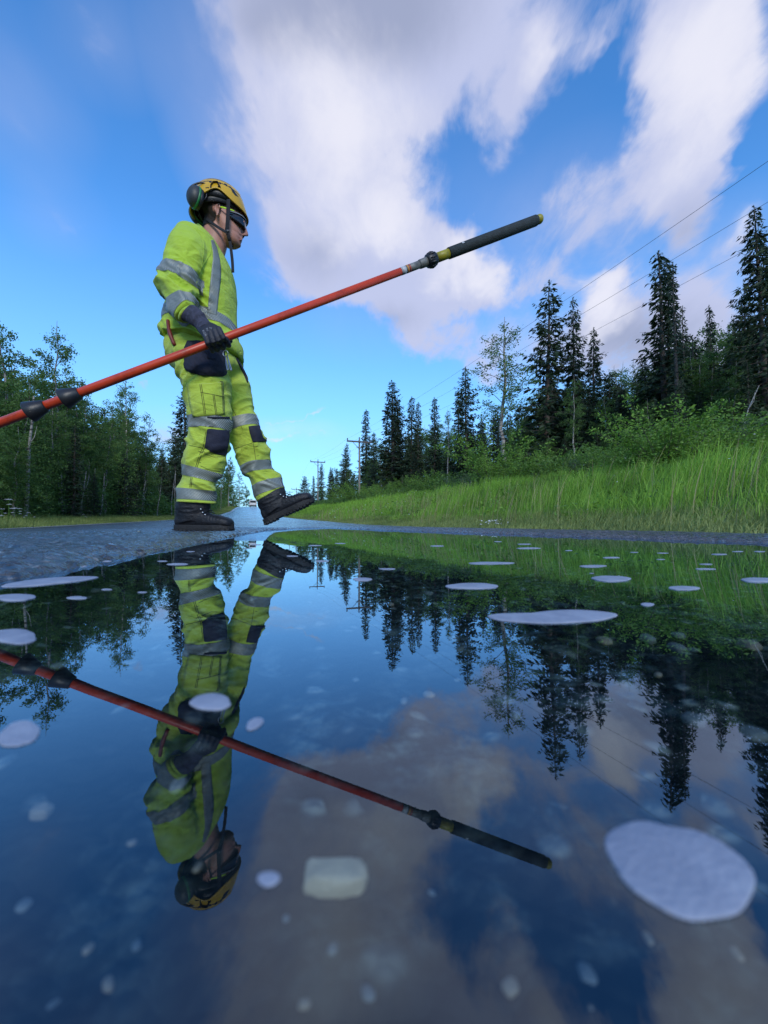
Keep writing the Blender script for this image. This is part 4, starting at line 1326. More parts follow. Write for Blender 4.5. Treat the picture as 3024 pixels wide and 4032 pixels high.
def ptube(name, x0, x1, r0, r1=None, mat=M_POLE, n=24, par=None, prof=None):
    a, b = pole_at(x0), pole_at(x1)
    bm = bmesh.new()
    L = (b - a)
    prof = prof or [(0, r0), (1, r1 if r1 else r0)]
    pts = [a + L * t for t, r in prof]
    loft(bm, tube_rings(pts, [r for t, r in prof], n))
    bmesh.ops.transform(bm, matrix=PM, verts=bm.verts)
    return bm_obj(name, bm, mat, par if par else pole)
def bev(r, e=.004, L=.1):
    f = e / L
    return [(0, r * .9), (f, r), (1 - f, r), (1, r * .9)]
ptube('shaft', -450, 1590, .0178)
ptube('sticker', 1578, 1596, .0184, mat=M_SIL2)
ptube('sticker', 1600, 1606, .0184, mat=M_ORNG)
ptube('sticker', 1609, 1613, .0184, mat=M_POLE)
ptube('collar_tube', 1588, 1655, .0182, mat=M_GREYT)
ptube('collar_sleeve', 1650, 1690, 0, mat=M_GREYT, prof=[(0, .0195), (.1, .0215), (1, .0225)])
lock = ptube('clamp_ring', 1680, 1716, 0, mat=M_BLACKP, prof=[(0, .026), (.08, .0315), (.35, .0335), (.9, .032), (1, .027)])
bm = bmesh.new()
c = pole_at(1698) - PA
u = AX.orthogonal().normalized(); w = AX.cross(u)
for i in range(10):
    a = 2 * math.pi * i / 10
    d = u * math.cos(a) + w * math.sin(a)
    loft(bm, tube_rings([c + d * .0315 - AX * .018, c + d * .034 + AX * .002, c + d * .0315 + AX * .019], [.003, .0052, .003], 8))
bm_obj('grip_rib', bm, M_BLACKP, lock)
ptube('outer_tube', 1712, 1775, .0230, mat=M_OLIVE)
ptube('grip', 1765, 2112, 0, mat=M_GRIP, prof=[(0, .0250), (.006, .0272), (.5, .0280), (.99, .0278), (1, .0250)])
ptube('end_cap', 2108, 2131, 0, mat=M_OLIVE, prof=[(0, .0235), (.75, .024), (.93, .021), (1, .014)])
bm = bmesh.new()
g0 = pole_at(1820) - PA
nrm = (Vector((0, -1, .45)) - AX * Vector((0, -1, .45)).dot(AX)).normalized(); sd = AX.cross(nrm)
for q in (0,):
    r = bmesh.ops.create_cube(bm, size=1)
    m = Matrix((AX, sd, nrm)).transposed().to_4x4()
    bmesh.ops.transform(bm, matrix=Matrix.Translation(g0 + nrm * .0274) @ m @ Matrix.Diagonal((.013, .010, .0035, 1)), verts=r['verts'])
bm_obj('chip', bm, M_SIL2, pole, False)
# two rubber drip cones
def cone(px):
    "cup-shaped rubber guard, its mouth towards the lower end of the pole"
    a = pole_at(px); bm = bmesh.new()
    prof = [(.032, .0190), (.032, .0215), (.029, .0245), (.0, .033), (-.032, .043), (-.034, .0410), (-.010, .029), (.010, .018)]
    rg = []
    for x, r in prof: rg.append([a + AX * x + (u * math.cos(t) + w * math.sin(t)) * r * (1 + .04 * math.cos(t * 2)) for t in [2 * math.pi * i / 32 for i in range(32)]])
    loft(bm, rg, cap=False)
    bmesh.ops.recalc_face_normals(bm, faces=bm.faces)
    bmesh.ops.transform(bm, matrix=PM, verts=bm.verts)
    return bm_obj('drip_guard', bm, M_BLACKP, pole)
cone(148); cone(283)
# ------------------------------------------------------------------ plant materials
def leaf_mat(name, lo, hi, trans=.35, rough=.55):
    m, N = mat_new(name)
    at = N.n('ShaderNodeAttribute', attribute_name='tint')
    oi = N.n('ShaderNodeObjectInfo')
    t = N.math('ADD', at.outputs['Fac'], N.math('MULTIPLY', N.math('SUBTRACT', oi.outputs['Random'], .5), .35), clamp=True)
    col = N.mix(t, lo, hi)
    p = principled(N, Roughness=rough)
    p.inputs['Specular IOR Level'].default_value = .35
    N.link(col, p.inputs['Base Color'])
    tl = N.n('ShaderNodeBsdfTranslucent', ins={'Color': N.mix(.5, col, N.mix(1.0, col, (1.5, 1.5, .5), 'MULTIPLY'))})
    mx = N.n('ShaderNodeMixShader', ins={0: trans, 1: p.outputs[0], 2: tl.outputs[0]})
    finish(N, mx.outputs[0])
    return m
M_BIRCHLEAF = leaf_mat('birch_leaves', (.045, .102, .030), (.155, .270, .068), .42)
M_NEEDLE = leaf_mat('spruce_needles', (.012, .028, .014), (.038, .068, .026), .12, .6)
M_SHRUB = leaf_mat('shrub_leaves', (.085, .185, .030), (.250, .430, .075))
M_WILLOW = leaf_mat('grey_willow_leaves', (.085, .130, .085), (.16, .22, .14))
M_GRASS = leaf_mat('grass_blades', (.035, .105, .016), (.250, .450, .060), .35, .6)
M_GRASS_P = leaf_mat('pale_verge_grass', (.10, .16, .045), (.32, .38, .13), .3, .6)
M_STALK = leaf_mat('dry_straw', (.20, .16, .08), (.42, .37, .22), .2, .7)
M_FLOWER = simple_mat('white_petals', (.70, .70, .68), .6, .1)
def bark_mat(name, a, b, marks=None):
    m, N = mat_new(name)
    g = N.n('ShaderNodeTexCoord').outputs['Object']
    mp = N.n('ShaderNodeMapping', ins={0: g, 3: (6, 6, 30)})
    n1 = N.noise(mp.outputs[0], 1.0, 5, .65)
    col = N.mix(N.maprange(n1, .35, .65), a, b)
    if marks: col = N.mix(N.maprange(N.noise(mp.outputs[0], .55, 4, .6), .56, .62), col, marks)
    bb = N.n('ShaderNodeBump', ins={'Strength': .6, 'Distance': .02, 'Height': n1})
    p = principled(N, Roughness=.85)
    N.link(col, p.inputs['Base Color']); N.link(bb.outputs[0], p.inputs['Normal'])
    finish(N, p.outputs[0])
    return m
M_BIRCHBARK = bark_mat('birch_bark', (.20, .185, .165), (.38, .355, .325), (.05, .045, .04))
M_SPRUCEBARK = bark_mat('spruce_bark', (.055, .042, .035), (.11, .09, .075))
M_GREYTWIG = bark_mat('twig_bark', (.06, .05, .042), (.13, .11, .095))

# ------------------------------------------------------------------ plant meshes
def quads_mesh(name, c, u, v, tint, fold=0.0):
    "leaf-shaped quads: centre c, half-length vector u, half-width vector v"
    n = len(c)
    w = np.stack([c - u, c + v - u * .1, c + u, c - v - u * .1], 1).reshape(-1, 3)
    f = np.arange(n * 4).reshape(-1, 4)
    me = mesh_from(name, w, f, smooth=False)
    a = me.attributes.new('tint', 'FLOAT', 'FACE')
    a.data.foreach_set('value', np.asarray(tint, dtype=np.float32))
    return me
def rand_unit(rg, n):
    v = rg.normal(size=(n, 3)); return v / np.linalg.norm(v, axis=1)[:, None]
def tubes_mesh(name, tubes, n=5):
    V = []; F = []
    base = 0
    for pts, rad in tubes:
        pts = np.asarray(pts, float); k = len(pts)
        t = np.gradient(pts, axis=0); t /= np.linalg.norm(t, axis=1)[:, None] + 1e-9
        ref = np.array([0.31, .95, .02]) if abs(t[0, 2]) > .5 else np.array([0, 0, 1.])
        u = np.cross(t, ref); u /= np.linalg.norm(u, axis=1)[:, None] + 1e-9
        w = np.cross(t, u)
        a = np.arange(n) * 2 * np.pi / n
        ring_ = pts[:, None] + (u[:, None] * np.cos(a)[None, :, None] + w[:, None] * np.sin(a)[None, :, None]) * np.asarray(rad)[:, None, None]
        V.append(ring_.reshape(-1, 3))
        i = np.arange((k - 1) * n); r = i // n; c = i % n
        F.append(np.stack([r * n + c, r * n + (c + 1) % n, (r + 1) * n + (c + 1) % n, (r + 1) * n + c], 1) + base)
        base += k * n
    return mesh_from(name, np.concatenate(V), np.concatenate(F))

def make_spruce(seed, H=10.0, W=.13, density=1.0, ragged=.35, bare=.05, lean=0.0):
    rg = np.random.default_rng(seed)
    zt = np.linspace(0, H, 14)
    sx = np.cumsum(rg.normal(0, .02, 14)) + lean * zt; sy = np.cumsum(rg.normal(0, .02, 14))
    stem = np.stack([sx, sy, zt], 1)
    trunk = tubes_mesh('trunk', [(stem, .0125 * H * (1 - zt / H) ** .9 + .012)], 8)
    z = bare * H; br = []; C = []; U = []; Vv = []; T = []
    sector = rg.uniform(.55, 1.2, 12)            # one-sided gaps
    while z < H * .985:
        f = z / H
        nb = int(rg.integers(4, 8)) if f < .9 else 4
        az0 = rg.uniform(0, 6.28)
        level = rg.uniform(1 - ragged, 1 + ragged * .45)
        for b in range(nb):
            az = az0 + b * 6.283 / nb + rg.normal(0, .25)
            prof = ((1 - f) ** .72) * (1 - .35 * np.exp(-(f / .10) ** 2)) + .035
            L = W * H * prof * level * rg.uniform(.55, 1.2) * sector[int((az % 6.283) / 6.284 * 12)]
            L = max(L, .10)
            drop = np.interp(f, [0, .4, .8, 1], [-.55, -.38, -.05, .6])
            t = np.linspace(0, 1, 5)
            rr = L * t; zz = L * (drop * t + .28 * t ** 2.5)
            ox, oy = np.interp(z, zt, sx), np.interp(z, zt, sy)
            d = np.array([np.cos(az), np.sin(az)])
            pts = np.stack([ox + d[0] * rr, oy + d[1] * rr, z + zz], 1)
            if L > .35: br.append((pts, np.linspace(.010 + L * .008, .003, 5)))
            n = max(3, int(L / .052 * density))
            s = rg.uniform(.12, 1, n) ** .8
            p = np.stack([np.interp(s, t, pts[:, k]) for k in range(3)], 1)
            side = rg.choice([-1, 1], n)
            perp = np.array([-d[1], d[0], 0])
            sl = rg.uniform(.05, .17, n) * (1.15 - .55 * s) * (1 + L * .35)
            dirv = perp[None] * side[:, None] * rg.uniform(.4, 1.1, n)[:, None] + np.array([d[0], d[1], 0])[None] * rg.uniform(.2, .9, n)[:, None] + np.array([0, 0, -1.0])[None] * rg.uniform(.15, .95, n)[:, None]
            dirv /= np.linalg.norm(dirv, axis=1)[:, None]
            u = dirv * sl[:, None]
            wv = np.cross(dirv, rand_unit(rg, n)); wv /= np.linalg.norm(wv, axis=1)[:, None] + 1e-9
            C.append(p + u); U.append(u); Vv.append(wv * (sl * rg.uniform(.22, .42, n))[:, None])
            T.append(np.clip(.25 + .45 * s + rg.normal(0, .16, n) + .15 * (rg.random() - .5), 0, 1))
        z += rg.uniform(.16, .30) * (1.0 - .45 * f) * H / 10
    # leader
    n = 40
    p = np.stack([np.full(n, sx[-1]), np.full(n, sy[-1]), rg.uniform(H * .95, H * 1.0, n)], 1)
    dv = rand_unit(rg, n); dv[:, 2] = np.abs(dv[:, 2]) + .5; dv /= np.linalg.norm(dv, axis=1)[:, None]
    C.append(p + dv * .05); U.append(dv * .06); Vv.append(np.cross(dv, rand_unit(rg, n)) * .02); T.append(np.full(n, .6))
    return {'trunk': (trunk, M_SPRUCEBARK), 'branches': (tubes_mesh('branches', br, 4), M_SPRUCEBARK),
            'crown': (quads_mesh('crown', np.concatenate(C), np.concatenate(U), np.concatenate(Vv), np.concatenate(T)), M_NEEDLE), 'H': H}

def make_birch(seed, H=8.0, W=.20, leaves=9000, start=.25, leaf=.040, bark=None, mat=None, spread=1.0, fill=0.0, crook=.05):
    rg = np.random.default_rng(seed)
    k = 16; zt = np.linspace(0, H, k)
    sx = np.cumsum(rg.normal(0, crook, k)) * H / 8; sy = np.cumsum(rg.normal(0, crook, k)) * H / 8
    sx -= sx[0]; sy -= sy[0]
    stem = np.stack([sx, sy, zt], 1)
    trunk = tubes_mesh('trunk', [(stem, .0095 * H * (1 - zt / H) ** .8 + .006)], 8)
    br = []; tips = []; wts = []
    nb = int(H * 5.2)
    for b in range(nb):
        f = start + (1 - start) * (b + rg.random()) / nb
        z0 = f * H * .97
        o = np.array([np.interp(z0, zt, sx), np.interp(z0, zt, sy), z0])
        az = b * 2.4 + rg.normal(0, .5)
        g = (f - start) / (1 - start)
        L = W * H * (np.sin(np.pi * min(1, g * .80 + .22)) ** .7) * rg.uniform(.55, 1.25) * spread
        el = rg.uniform(.55, 1.05)
        t = np.linspace(0, 1, 6)
        out = np.array([np.cos(az) * np.cos(el), np.sin(az) * np.cos(el), np.sin(el)])
        pts = o + out[None] * (L * t)[:, None]
        pts[:, 2] -= L * .32 * t ** 2.2
        pts += np.cumsum(rg.normal(0, .03 * L, (6, 3)), 0) * t[:, None]
        br.append((pts, np.linspace(.006 + .008 * L, .003, 6)))
        for j in range(int(3 + L * 5)):
            s = rg.uniform(.25, 1)
            q = np.array([np.interp(s, t, pts[:, c]) for c in range(3)])
            dv = rand_unit(rg, 1)[0] * [1, 1, .5] + out * .6; dv /= np.linalg.norm(dv)
            l2 = L * rg.uniform(.18, .42)
            tw = q + dv[None] * np.linspace(0, l2, 4)[:, None]; tw[:, 2] -= l2 * .35 * np.linspace(0, 1, 4) ** 2
            br.append((tw, np.linspace(.0045, .0018, 4)))
            tips.append(tw); wts.append(l2)
    tips = np.array(tips); wts = np.array(wts); wts = wts / wts.sum()
    n = leaves
    idx = rg.choice(len(tips), n, p=wts)
    s = rg.uniform(.1, 1.12, n) * 3
    i0 = np.clip(np.floor(s).astype(int), 0, 2); fr = s - i0
    c = tips[idx, i0] + (tips[idx, i0 + 1] - tips[idx, i0]) * fr[:, None]
    c = c + rg.normal(0, .045 + .01 * H, (n, 3)) * .6
    if fill:
        m = int(n * fill)
        zz = rg.uniform(.02, .62, m) * H; rr = W * H * 1.1 * np.sqrt(rg.random(m)) * np.interp(zz / H, [0, .3, .62], [.9, 1, .8]); aa = rg.uniform(0, 6.28, m)
        cc = np.stack([rr * np.cos(aa), rr * np.sin(aa), zz], 1)
        # keep clumps: drop leaves where a coarse noise is low
        keep = vnoise3(cc * 1.7 + seed) > .42
        c = np.concatenate([c, cc[keep]]); n = len(c)
    dv = rand_unit(rg, n); dv[:, 2] -= .45; dv /= np.linalg.norm(dv, axis=1)[:, None]
    wv = np.cross(dv, rand_unit(rg, n)); wv /= np.linalg.norm(wv, axis=1)[:, None]
    sz = leaf * rg.uniform(.6, 1.35, n)
    cl = vnoise3(c * 1.3 + 31)
    tint = np.clip(.15 + .6 * cl + rg.normal(0, .18, n), 0, 1)
    return {'trunk': (trunk, bark or M_BIRCHBARK), 'branches': (tubes_mesh('branches', br, 3), M_GREYTWIG),
            'crown': (quads_mesh('crown', c, dv * sz[:, None], wv * (sz * .62)[:, None], tint), mat or M_BIRCHLEAF), 'H': H}

def make_bush(seed, H=1.8, R=.9, leaves=5000, leaf=.032, mat=None):
    rg = np.random.default_rng(seed)
    br = []; C = []
    ns = 26
    for i in range(ns):
        az = rg.uniform(0, 6.28); el = rg.uniform(.85, 1.5); L = H * rg.uniform(.55, 1.08)
        d = np.array([np.cos(az) * np.cos(el), np.sin(az) * np.cos(el), np.sin(el)])
        o = np.array([np.cos(az), np.sin(az), 0]) * rg.uniform(0, .35) * R
        t = np.linspace(0, 1, 6)
        pts = o + d[None] * (L * t)[:, None] + np.array([np.cos(az), np.sin(az), -.1])[None] * (R * .45 * t ** 2)[:, None]
        br.append((pts, np.linspace(.009, .002, 6)))
        m = leaves // ns
        s = rg.uniform(.12, 1.03, m)
        q = np.stack([np.interp(s, t, pts[:, c]) for c in range(3)], 1)
        C.append(q + rg.normal(0, 1, (m, 3)) * (.05 + .11 * H * .5 * (1.1 - s))[:, None])
    c = np.concatenate(C); n = len(c)
    c[:, 2] = np.abs(c[:, 2])
    dv = rand_unit(rg, n); dv[:, 2] += .3; dv /= np.linalg.norm(dv, axis=1)[:, None]
    wv = np.cross(dv, rand_unit(rg, n)); wv /= np.linalg.norm(wv, axis=1)[:, None]
    sz = leaf * rg.uniform(.6, 1.5, n)
    tint = np.clip(.2 + .55 * vnoise3(c * 3 + 3) + rg.normal(0, .18, n), 0, 1)
    return {'stems': (tubes_mesh('stems', br, 4), M_GREYTWIG), 'crown': (quads_mesh('crown', c, dv * sz[:, None], wv * (sz * .5)[:, None], tint), mat or M_SHRUB), 'H': H}

SPR = [make_spruce(11, 10, .165, 1.2, .32), make_spruce(12, 10, .14, 1.3, .25), make_spruce(13, 10, .20, 1.05, .45, .09), make_spruce(14, 10, .22, 1.15, .30, .02),
       make_spruce(15, 10, .15, .8, .5, .16)]
BIR = [make_birch(21, 8, .17, 7500, .30), make_birch(22, 8, .20, 9000, .22, .042), make_birch(23, 8, .15, 4200, .35, .036), make_birch(24, 8, .23, 9000, .12, .044, fill=.5),
       make_birch(25, 8, .25, 8000, .10, .046, fill=.8), make_birch(26, 8, .14, 5200, .28, .036, crook=.08)]
BSH = [make_bush(31), make_bush(32, 1.8, 1.2, 5500), make_bush(33, 1.4, 1.1, 4200, .030, M_WILLOW), make_bush(34, 2.2, .9, 5600, .034)]
SNAG = make_spruce(41, 10, .055, .16, .6, .3)
for d_ in SPR + BIR + BSH + [SNAG]:
    for k_, v_ in d_.items():
        if k_ != 'H': v_[0].materials.append(v_[1])
R_TREE = random.Random(5)
def plant(name, kind, x, y, h, label, cat='tree', group=None, wide=1.0, z=None, sink=.05, rz=None):
    e = empty(name, (x, y, float(ground_z(x, y)) - sink if z is None else z), R_TREE.uniform(0, 6.28) if rz is None else rz, label=label, category=cat)
    if group: e['group'] = group
    s = h / kind['H']
    e.scale = (s * wide, s * wide, s)
    for k, v in kind.items():
        if k == 'H': continue
        o_ = link(k, v[0], None, e)
        if k in ('branches', 'stems'): o_['kind'] = 'stuff'
    return e
def side_xy(px, py, T, left=False):
    r = ray(px, py); a = r.x / r.y
    x0 = (2.35 - (ROAD_W + T) * 1.0556) if left else 2.35 + T * 1.0556
    y = x0 / (a + .338)
    return a * y, y, CAM_H + y * r.z / r.y
def tree_px(name, kind, px, py, T, label, left=False, **kw):
    x, y, zt = side_xy(px, py, T, left)
    g = float(ground_z(x, y))
    return plant(name, kind, x, y, max(.4, zt - g), label, **kw)

# --- right-hand row, one by one
for px, py, T, v, wd, lab in [
    (2985, 800, 9.5, 0, 1.0, 'tallest dark spruce, at the right edge of the photo above the grassy bank'),
    (3075, 900, 11, 3, 1.0, 'wide dark spruce partly cut off by the right edge of the photo'),
    (2590, 980, 10, 1, 1.15, 'dense narrow spruce with two close tips, left of the bare dead spruce'),
    (2625, 1010, 11, 1, .9, 'second tip spruce growing right against the dense narrow spruce'),
    (2147, 1108, 9.5, 2, .95, 'tall spruce with gaps between its branches, right of the tall birch'),
    (2250, 1165, 10.5, 2, .72, 'slim spruce with a rounded top, second right of the tall birch'),
    (2330, 1290, 10, 0, .8, 'shorter slim spruce, third right of the tall birch'),
    (1835, 1440, 10, 0, .95, 'pointed spruce just left of the tall birch'),
    (1803, 1530, 11, 1, .9, 'shorter spruce leaning on the pointed spruce left of the tall birch'),
    (1710, 1560, 10, 1, .9, 'narrow spruce standing alone between the forest spruces left of the birch'),
    (1545, 1500, 10.5, 0, 1.1, 'broad tall spruce, highest of the group right of the wooden power pole'),
    (1565, 1560, 11.5, 2, .8, 'spruce growing into the right side of the broad tall spruce'),
    (1622, 1558, 11.5, 1, .9, 'narrow spruce, left one of a close pair'),
    (1648, 1580, 12, 1, .8, 'narrow spruce, right one of a close pair'),
    (1442, 1610, 13, 1, .9, 'slim tall spruce directly behind the nearest power pole'),
    (1472, 1700, 13, 1, .9, 'small slim spruce right behind the nearest power pole'),
    (1365, 1745, 11.5, 3, .8, 'bushy spruce left of the nearest power pole'),
    (1300, 1838, 11, 0, .9, 'small far spruce between the first and second power poles'),
    (1327, 1842, 12, 1, .9, 'thin far spruce right between the first and second power poles'),
    (1234, 1872, 11.5, 1, 1.0, 'small far spruce just left of the second power pole'),
    (2930, 1120, 13, 3, .8, 'spruce behind the tallest spruce near the right edge'),
    (2690, 1200, 13, 4, .8, 'thin sparse spruce right of the bare dead spruce'),
    (2790, 1195, 15, 1, .7, 'small pointed spruce top above the leafy trees on the right'),
    (2680, 1480, 7.5, 3, .8, 'young bright green spruce in front of the dark spruces'),
    (2440, 1500, 12, 3, .8, 'round young spruce in the dark wood right of the slim spruces'),
]:
    tree_px('spruce_tree', SPR[v], px, py, T, lab, wide=wd * (1.22 if px < 2400 else 1.0), cat='spruce')
tree_px('dead_spruce', SNAG, 2655, 1030, 9.5, 'bare dead spruce with a crooked tip beside the dense narrow spruce', cat='dead tree')
for px, py, T, v, wd, lab in [
    (1985, 1250, 7.6, 2, 1.35, 'tall open birch with a white trunk at the foot of the bank slope'),
    (2262, 1470, 7.0, 2, .9, 'small birch with a thin crooked white trunk below the slim spruces'),
    (1760, 1600, 8.5, 2, .9, 'sparse birch with a thin pale trunk between spruces'),
    (2490, 1400, 13, 5, 1.0, 'sparse grey birch just left of the dense narrow spruce'),
    (2860, 1250, 14, 1, .9, 'pale leafy birch left of the tallest spruce'),
    (2760, 1380, 11, 3, 1.0, 'round leafy birch with pale green crown right of the dead spruce'),
    (2420, 1430, 14, 1, 1.0, 'leafy birch rising behind the shorter slim spruce'),
    (2880, 1420, 9, 4, 1.0, 'dense bushy birch below the tallest spruce'),
    (2560, 1560, 8.5, 4, .9, 'dark bushy birch at the foot of the dense narrow spruce'),
    (2060, 1560, 10, 5, .9, 'thin dark birch between the tall birch and the tall gappy spruce'),
]:
    tree_px('birch_tree', BIR[v], px, py, T, lab, wide=wd, cat='birch')
# leaning bare stem
e = empty('leaning_dead_trunk', (*side_xy(2880, 1800, 7)[:2], 0), 0, label='thin pale bare trunk leaning to the right in front of the dark trees', category='dead trunk')
e.location.z = float(ground_z(e.location.x, e.location.y))
link('trunk', tubes_mesh('trunk', [(np.array([[0, 0, 0], [.25, 0, .5], [.42, .05, .95], [.66, .05, 1.45]]), [.017, .015, .011, .006])], 6), M_BIRCHBARK, e)
link('branch', tubes_mesh('branch', [(np.array([[.42, .05, .95], [.50, .0, 1.12], [.52, 0, 1.3]]), [.006, .005, .003])], 5), M_BIRCHBARK, e)

# bushes on the bank
for px, py, T, v, wd, lab in [
    (2615, 1575, 4.3, 3, 1.3, 'tall light green bush on the bank, left of a pair'),
    (2705, 1600, 4.5, 0, 1.3, 'tall light green bush on the bank, right of a pair'),
    (2500, 1690, 4.4, 1, 1.2, 'light green bush just left of the pair of tall bushes'),
    (2425, 1760, 5.2, 1, 1.2, 'low dark green bush below the shorter slim spruce'),
    (2300, 1790, 5.6, 2, 1.0, 'small grey-green willow bush beside the thin crooked birch trunk'),
    (1945, 1690, 5.8, 3, 1.3, 'big leafy bush left of the white birch trunk'),
    (2040, 1775, 5.6, 1, 1.2, 'low leafy bush right of the white birch trunk'),
    (1820, 1872, 5.6, 2, 1.4, 'grey-green willow bush left of the big leafy bush'),
    (1880, 1860, 5.2, 2, 1.2, 'low grey willow bush in front of the big leafy bush'),
    (2830, 1660, 5.6, 2, 1.0, 'silvery willow bush right of the pair of tall bushes'),
    (2930, 1640, 7.5, 1, 1.2, 'dark leafy bush under the tallest spruce'),
    (1600, 1870, 8, 3, 1.2, 'dark bush under the close pair of narrow spruces'),
    (1400, 1885, 7.5, 1, 1.2, 'round green bush at the foot of the nearest power pole'),
    (1470, 1905, 8, 1, 1.1, 'bush right of the foot of the nearest power pole'),
    (2150, 1770, 6.2, 0, 1.3, 'leafy bush under the tall gappy spruce'),
    (2370, 1740, 6.0, 3, 1.2, 'leafy bush under the shorter slim spruce'),
    (2760, 1700, 5.2, 1, 1.3, 'spreading bush right of the pair of tall light green bushes'),
    (2560, 1770, 4.4, 0, 1.3, 'low light green bush in front of the left tall bush'),
    (2960, 1700, 6.0, 3, 1.3, 'leafy bush at the right edge of the photo under the tallest spruce'),
    (1700, 1850, 7.5, 0, 1.3, 'dark bush at the foot of the narrow lone spruce'),
    (1520, 1890, 7.5, 1, 1.3, 'low bush under the broad tall spruce'),
    (1330, 1925, 7.5, 0, 1.2, 'low bush left of the nearest power pole'),
]:
    tree_px('bush', BSH[v], px, py, T, lab, wide=wd, cat='bush')

# the wood behind
def sky_y(px, tab): return float(np.interp(px, [a for a, b in tab], [b for a, b in tab]))
SKR = [(1150, 1995), (1230, 1925), (1300, 1900), (1400, 1840), (1500, 1760), (1600, 1720), (1700, 1740), (1800, 1680), (1900, 1680), (2050, 1600), (2150, 1520), (2300, 1520), (2400, 1470), (2500, 1440), (2600, 1400), (2750, 1350), (2900, 1300), (3024, 1250), (3200, 1200)]
SKL = [(-150, 1300), (0, 1400), (60, 1480), (110, 1560), (170, 1480), (290, 1500), (340, 1620), (420, 1640), (470, 1620), (560, 1680), (600, 1780), (680, 1800), (740, 1700), (850, 1870), (920, 1850), (985, 1965)]
rgT = random.Random(77)
LM_R = [(1180, 'the far forest end'), (1234, 'the second power pole'), (1365, 'the bushy spruce'), (1442, 'the nearest power pole'), (1545, 'the broad tall spruce'), (1635, 'the paired spruces'),
        (1710, 'the narrow lone spruce'), (1835, 'the pointed spruce'), (1985, 'the tall open birch'), (2147, 'the tall gappy spruce'), (2250, 'the slim round-topped spruce'), (2330, 'the shorter slim spruce'), (2460, 'the round young spruce'),
        (2590, 'the dense narrow spruce'), (2690, 'the bare dead spruce'), (2800, 'the small pointed spruce top'), (2985, 'the tallest spruce'), (3100, 'the right photo edge')]
LM_L = [(-60, 'the left photo edge'), (22, 'the left-edge tall birch'), (110, 'the bright leafy birch'), (238, 'the cone-side open birch'), (340, 'the round leafy birch'), (425, 'the dense birch'), (512, 'the worker-side open birch'),
        (575, 'the birch beside it'), (640, 'the small dark spruce'), (733, 'the worker-side tall spruce'), (905, 'the leg-framed birch'), (966, 'the farthest roadside birch')]
def fill_label(kind, px, row, H, LM, wood):
    q = min(LM, key=lambda a: abs(a[0] - px)); dx = px - q[0]
    side = 'right behind' if abs(dx) < 12 else ('just ' if abs(dx) < 30 else '') + ('right of' if dx > 0 else 'left of')
    size = 'low' if H < 3.2 else 'middling' if H < 5.5 else 'high' if H < 8 else 'very high'
    return f"{size} {kind} of the {row} row, {side} {q[1]}"
px = 1165
i = 0
while px < 3120:
    for row, (T, dy) in zip(('front', 'second', 'third', 'last'), ((8.8, 170), (10.5, 60), (14, 25), (19, -15))):
        p2 = px + rgT.uniform(-18, 18)
        py = sky_y(p2, SKR) + dy + rgT.uniform(-75, 45)
        x, y, zt = side_xy(p2, py, T + rgT.uniform(-.8, 1.5))
        h = zt - float(ground_z(x, y))
        if h < 1.5: continue
        if rgT.random() < .55:
            plant('spruce_tree', SPR[rgT.choice([0, 1, 2, 3, 3])], x, y, h, fill_label('dark spruce', p2, row, h, LM_R, 'right-hand'), 'spruce', 'spruces of the wood on the right', wide=rgT.uniform(.9, 1.5))
        else:
            plant('birch_tree', BIR[rgT.choice([1, 3, 4, 4])], x, y, h, fill_label('leafy birch', p2, row, h, LM_R, 'right-hand'), 'birch', 'birches of the wood on the right', wide=rgT.uniform(1.0, 1.4))
    px += float(np.interp(px, [1150, 1500, 3100], [21, 36, 84]))

# --- left-hand row
for px, py, T, v, wd, lab in [
    (22, 1235, 3.6, 1, 1.0, 'tall birch at the left edge of the photo above the pole'),
    (-70, 1300, 3.0, 3, 1.1, 'leafy birch cut off by the left edge of the photo'),
    (238, 1265, 3.2, 0, .85, 'tall open birch rising above the two rubber cones of the pole'),
    (110, 1500, 2.4, 3, 1.0, 'bright leafy birch whose lower stem stands at the left roadside'),
    (205, 1560, 2.6, 4, .9, 'bushy birch under the tall open birch on the left'),
    (340, 1540, 2.8, 3, .9, 'round leafy birch between the two tall open birches on the left'),
    (512, 1478, 2.8, 0, .9, 'tall open birch halfway between the rubber cones and the worker'),
    (425, 1570, 2.4, 4, .9, 'dense birch left of the tall open birch near the worker'),
    (575, 1640, 2.6, 1, .9, 'birch right of the tall open birch near the worker'),
    (905, 1790, 1.8, 1, .8, 'far birch seen between the legs of the worker'),
    (940, 1850, 1.8, 2, .9, 'farther small birch seen between the legs of the worker'),
    (966, 1905, 1.8, 1, 1.0, 'farthest birch by the road, next to the white van'),
]:
    tree_px('birch_tree', BIR[v], px, py, T, lab, left=True, wide=wd, cat='birch')
for px, py, T, v, wd, lab in [
    (733, 1520, 2.6, 0, 1.15, 'tall spruce right behind the worker\'s back leg'),
    (690, 1700, 3.0, 3, 1.1, 'wide low spruce left of the tall spruce behind the worker'),
    (640, 1760, 3.2, 1, 1.1, 'small dark spruce at the end of the left birches'),
]:
    tree_px('spruce_tree', SPR[v], px, py, T, lab, left=True, wide=wd, cat='spruce')
px = -120
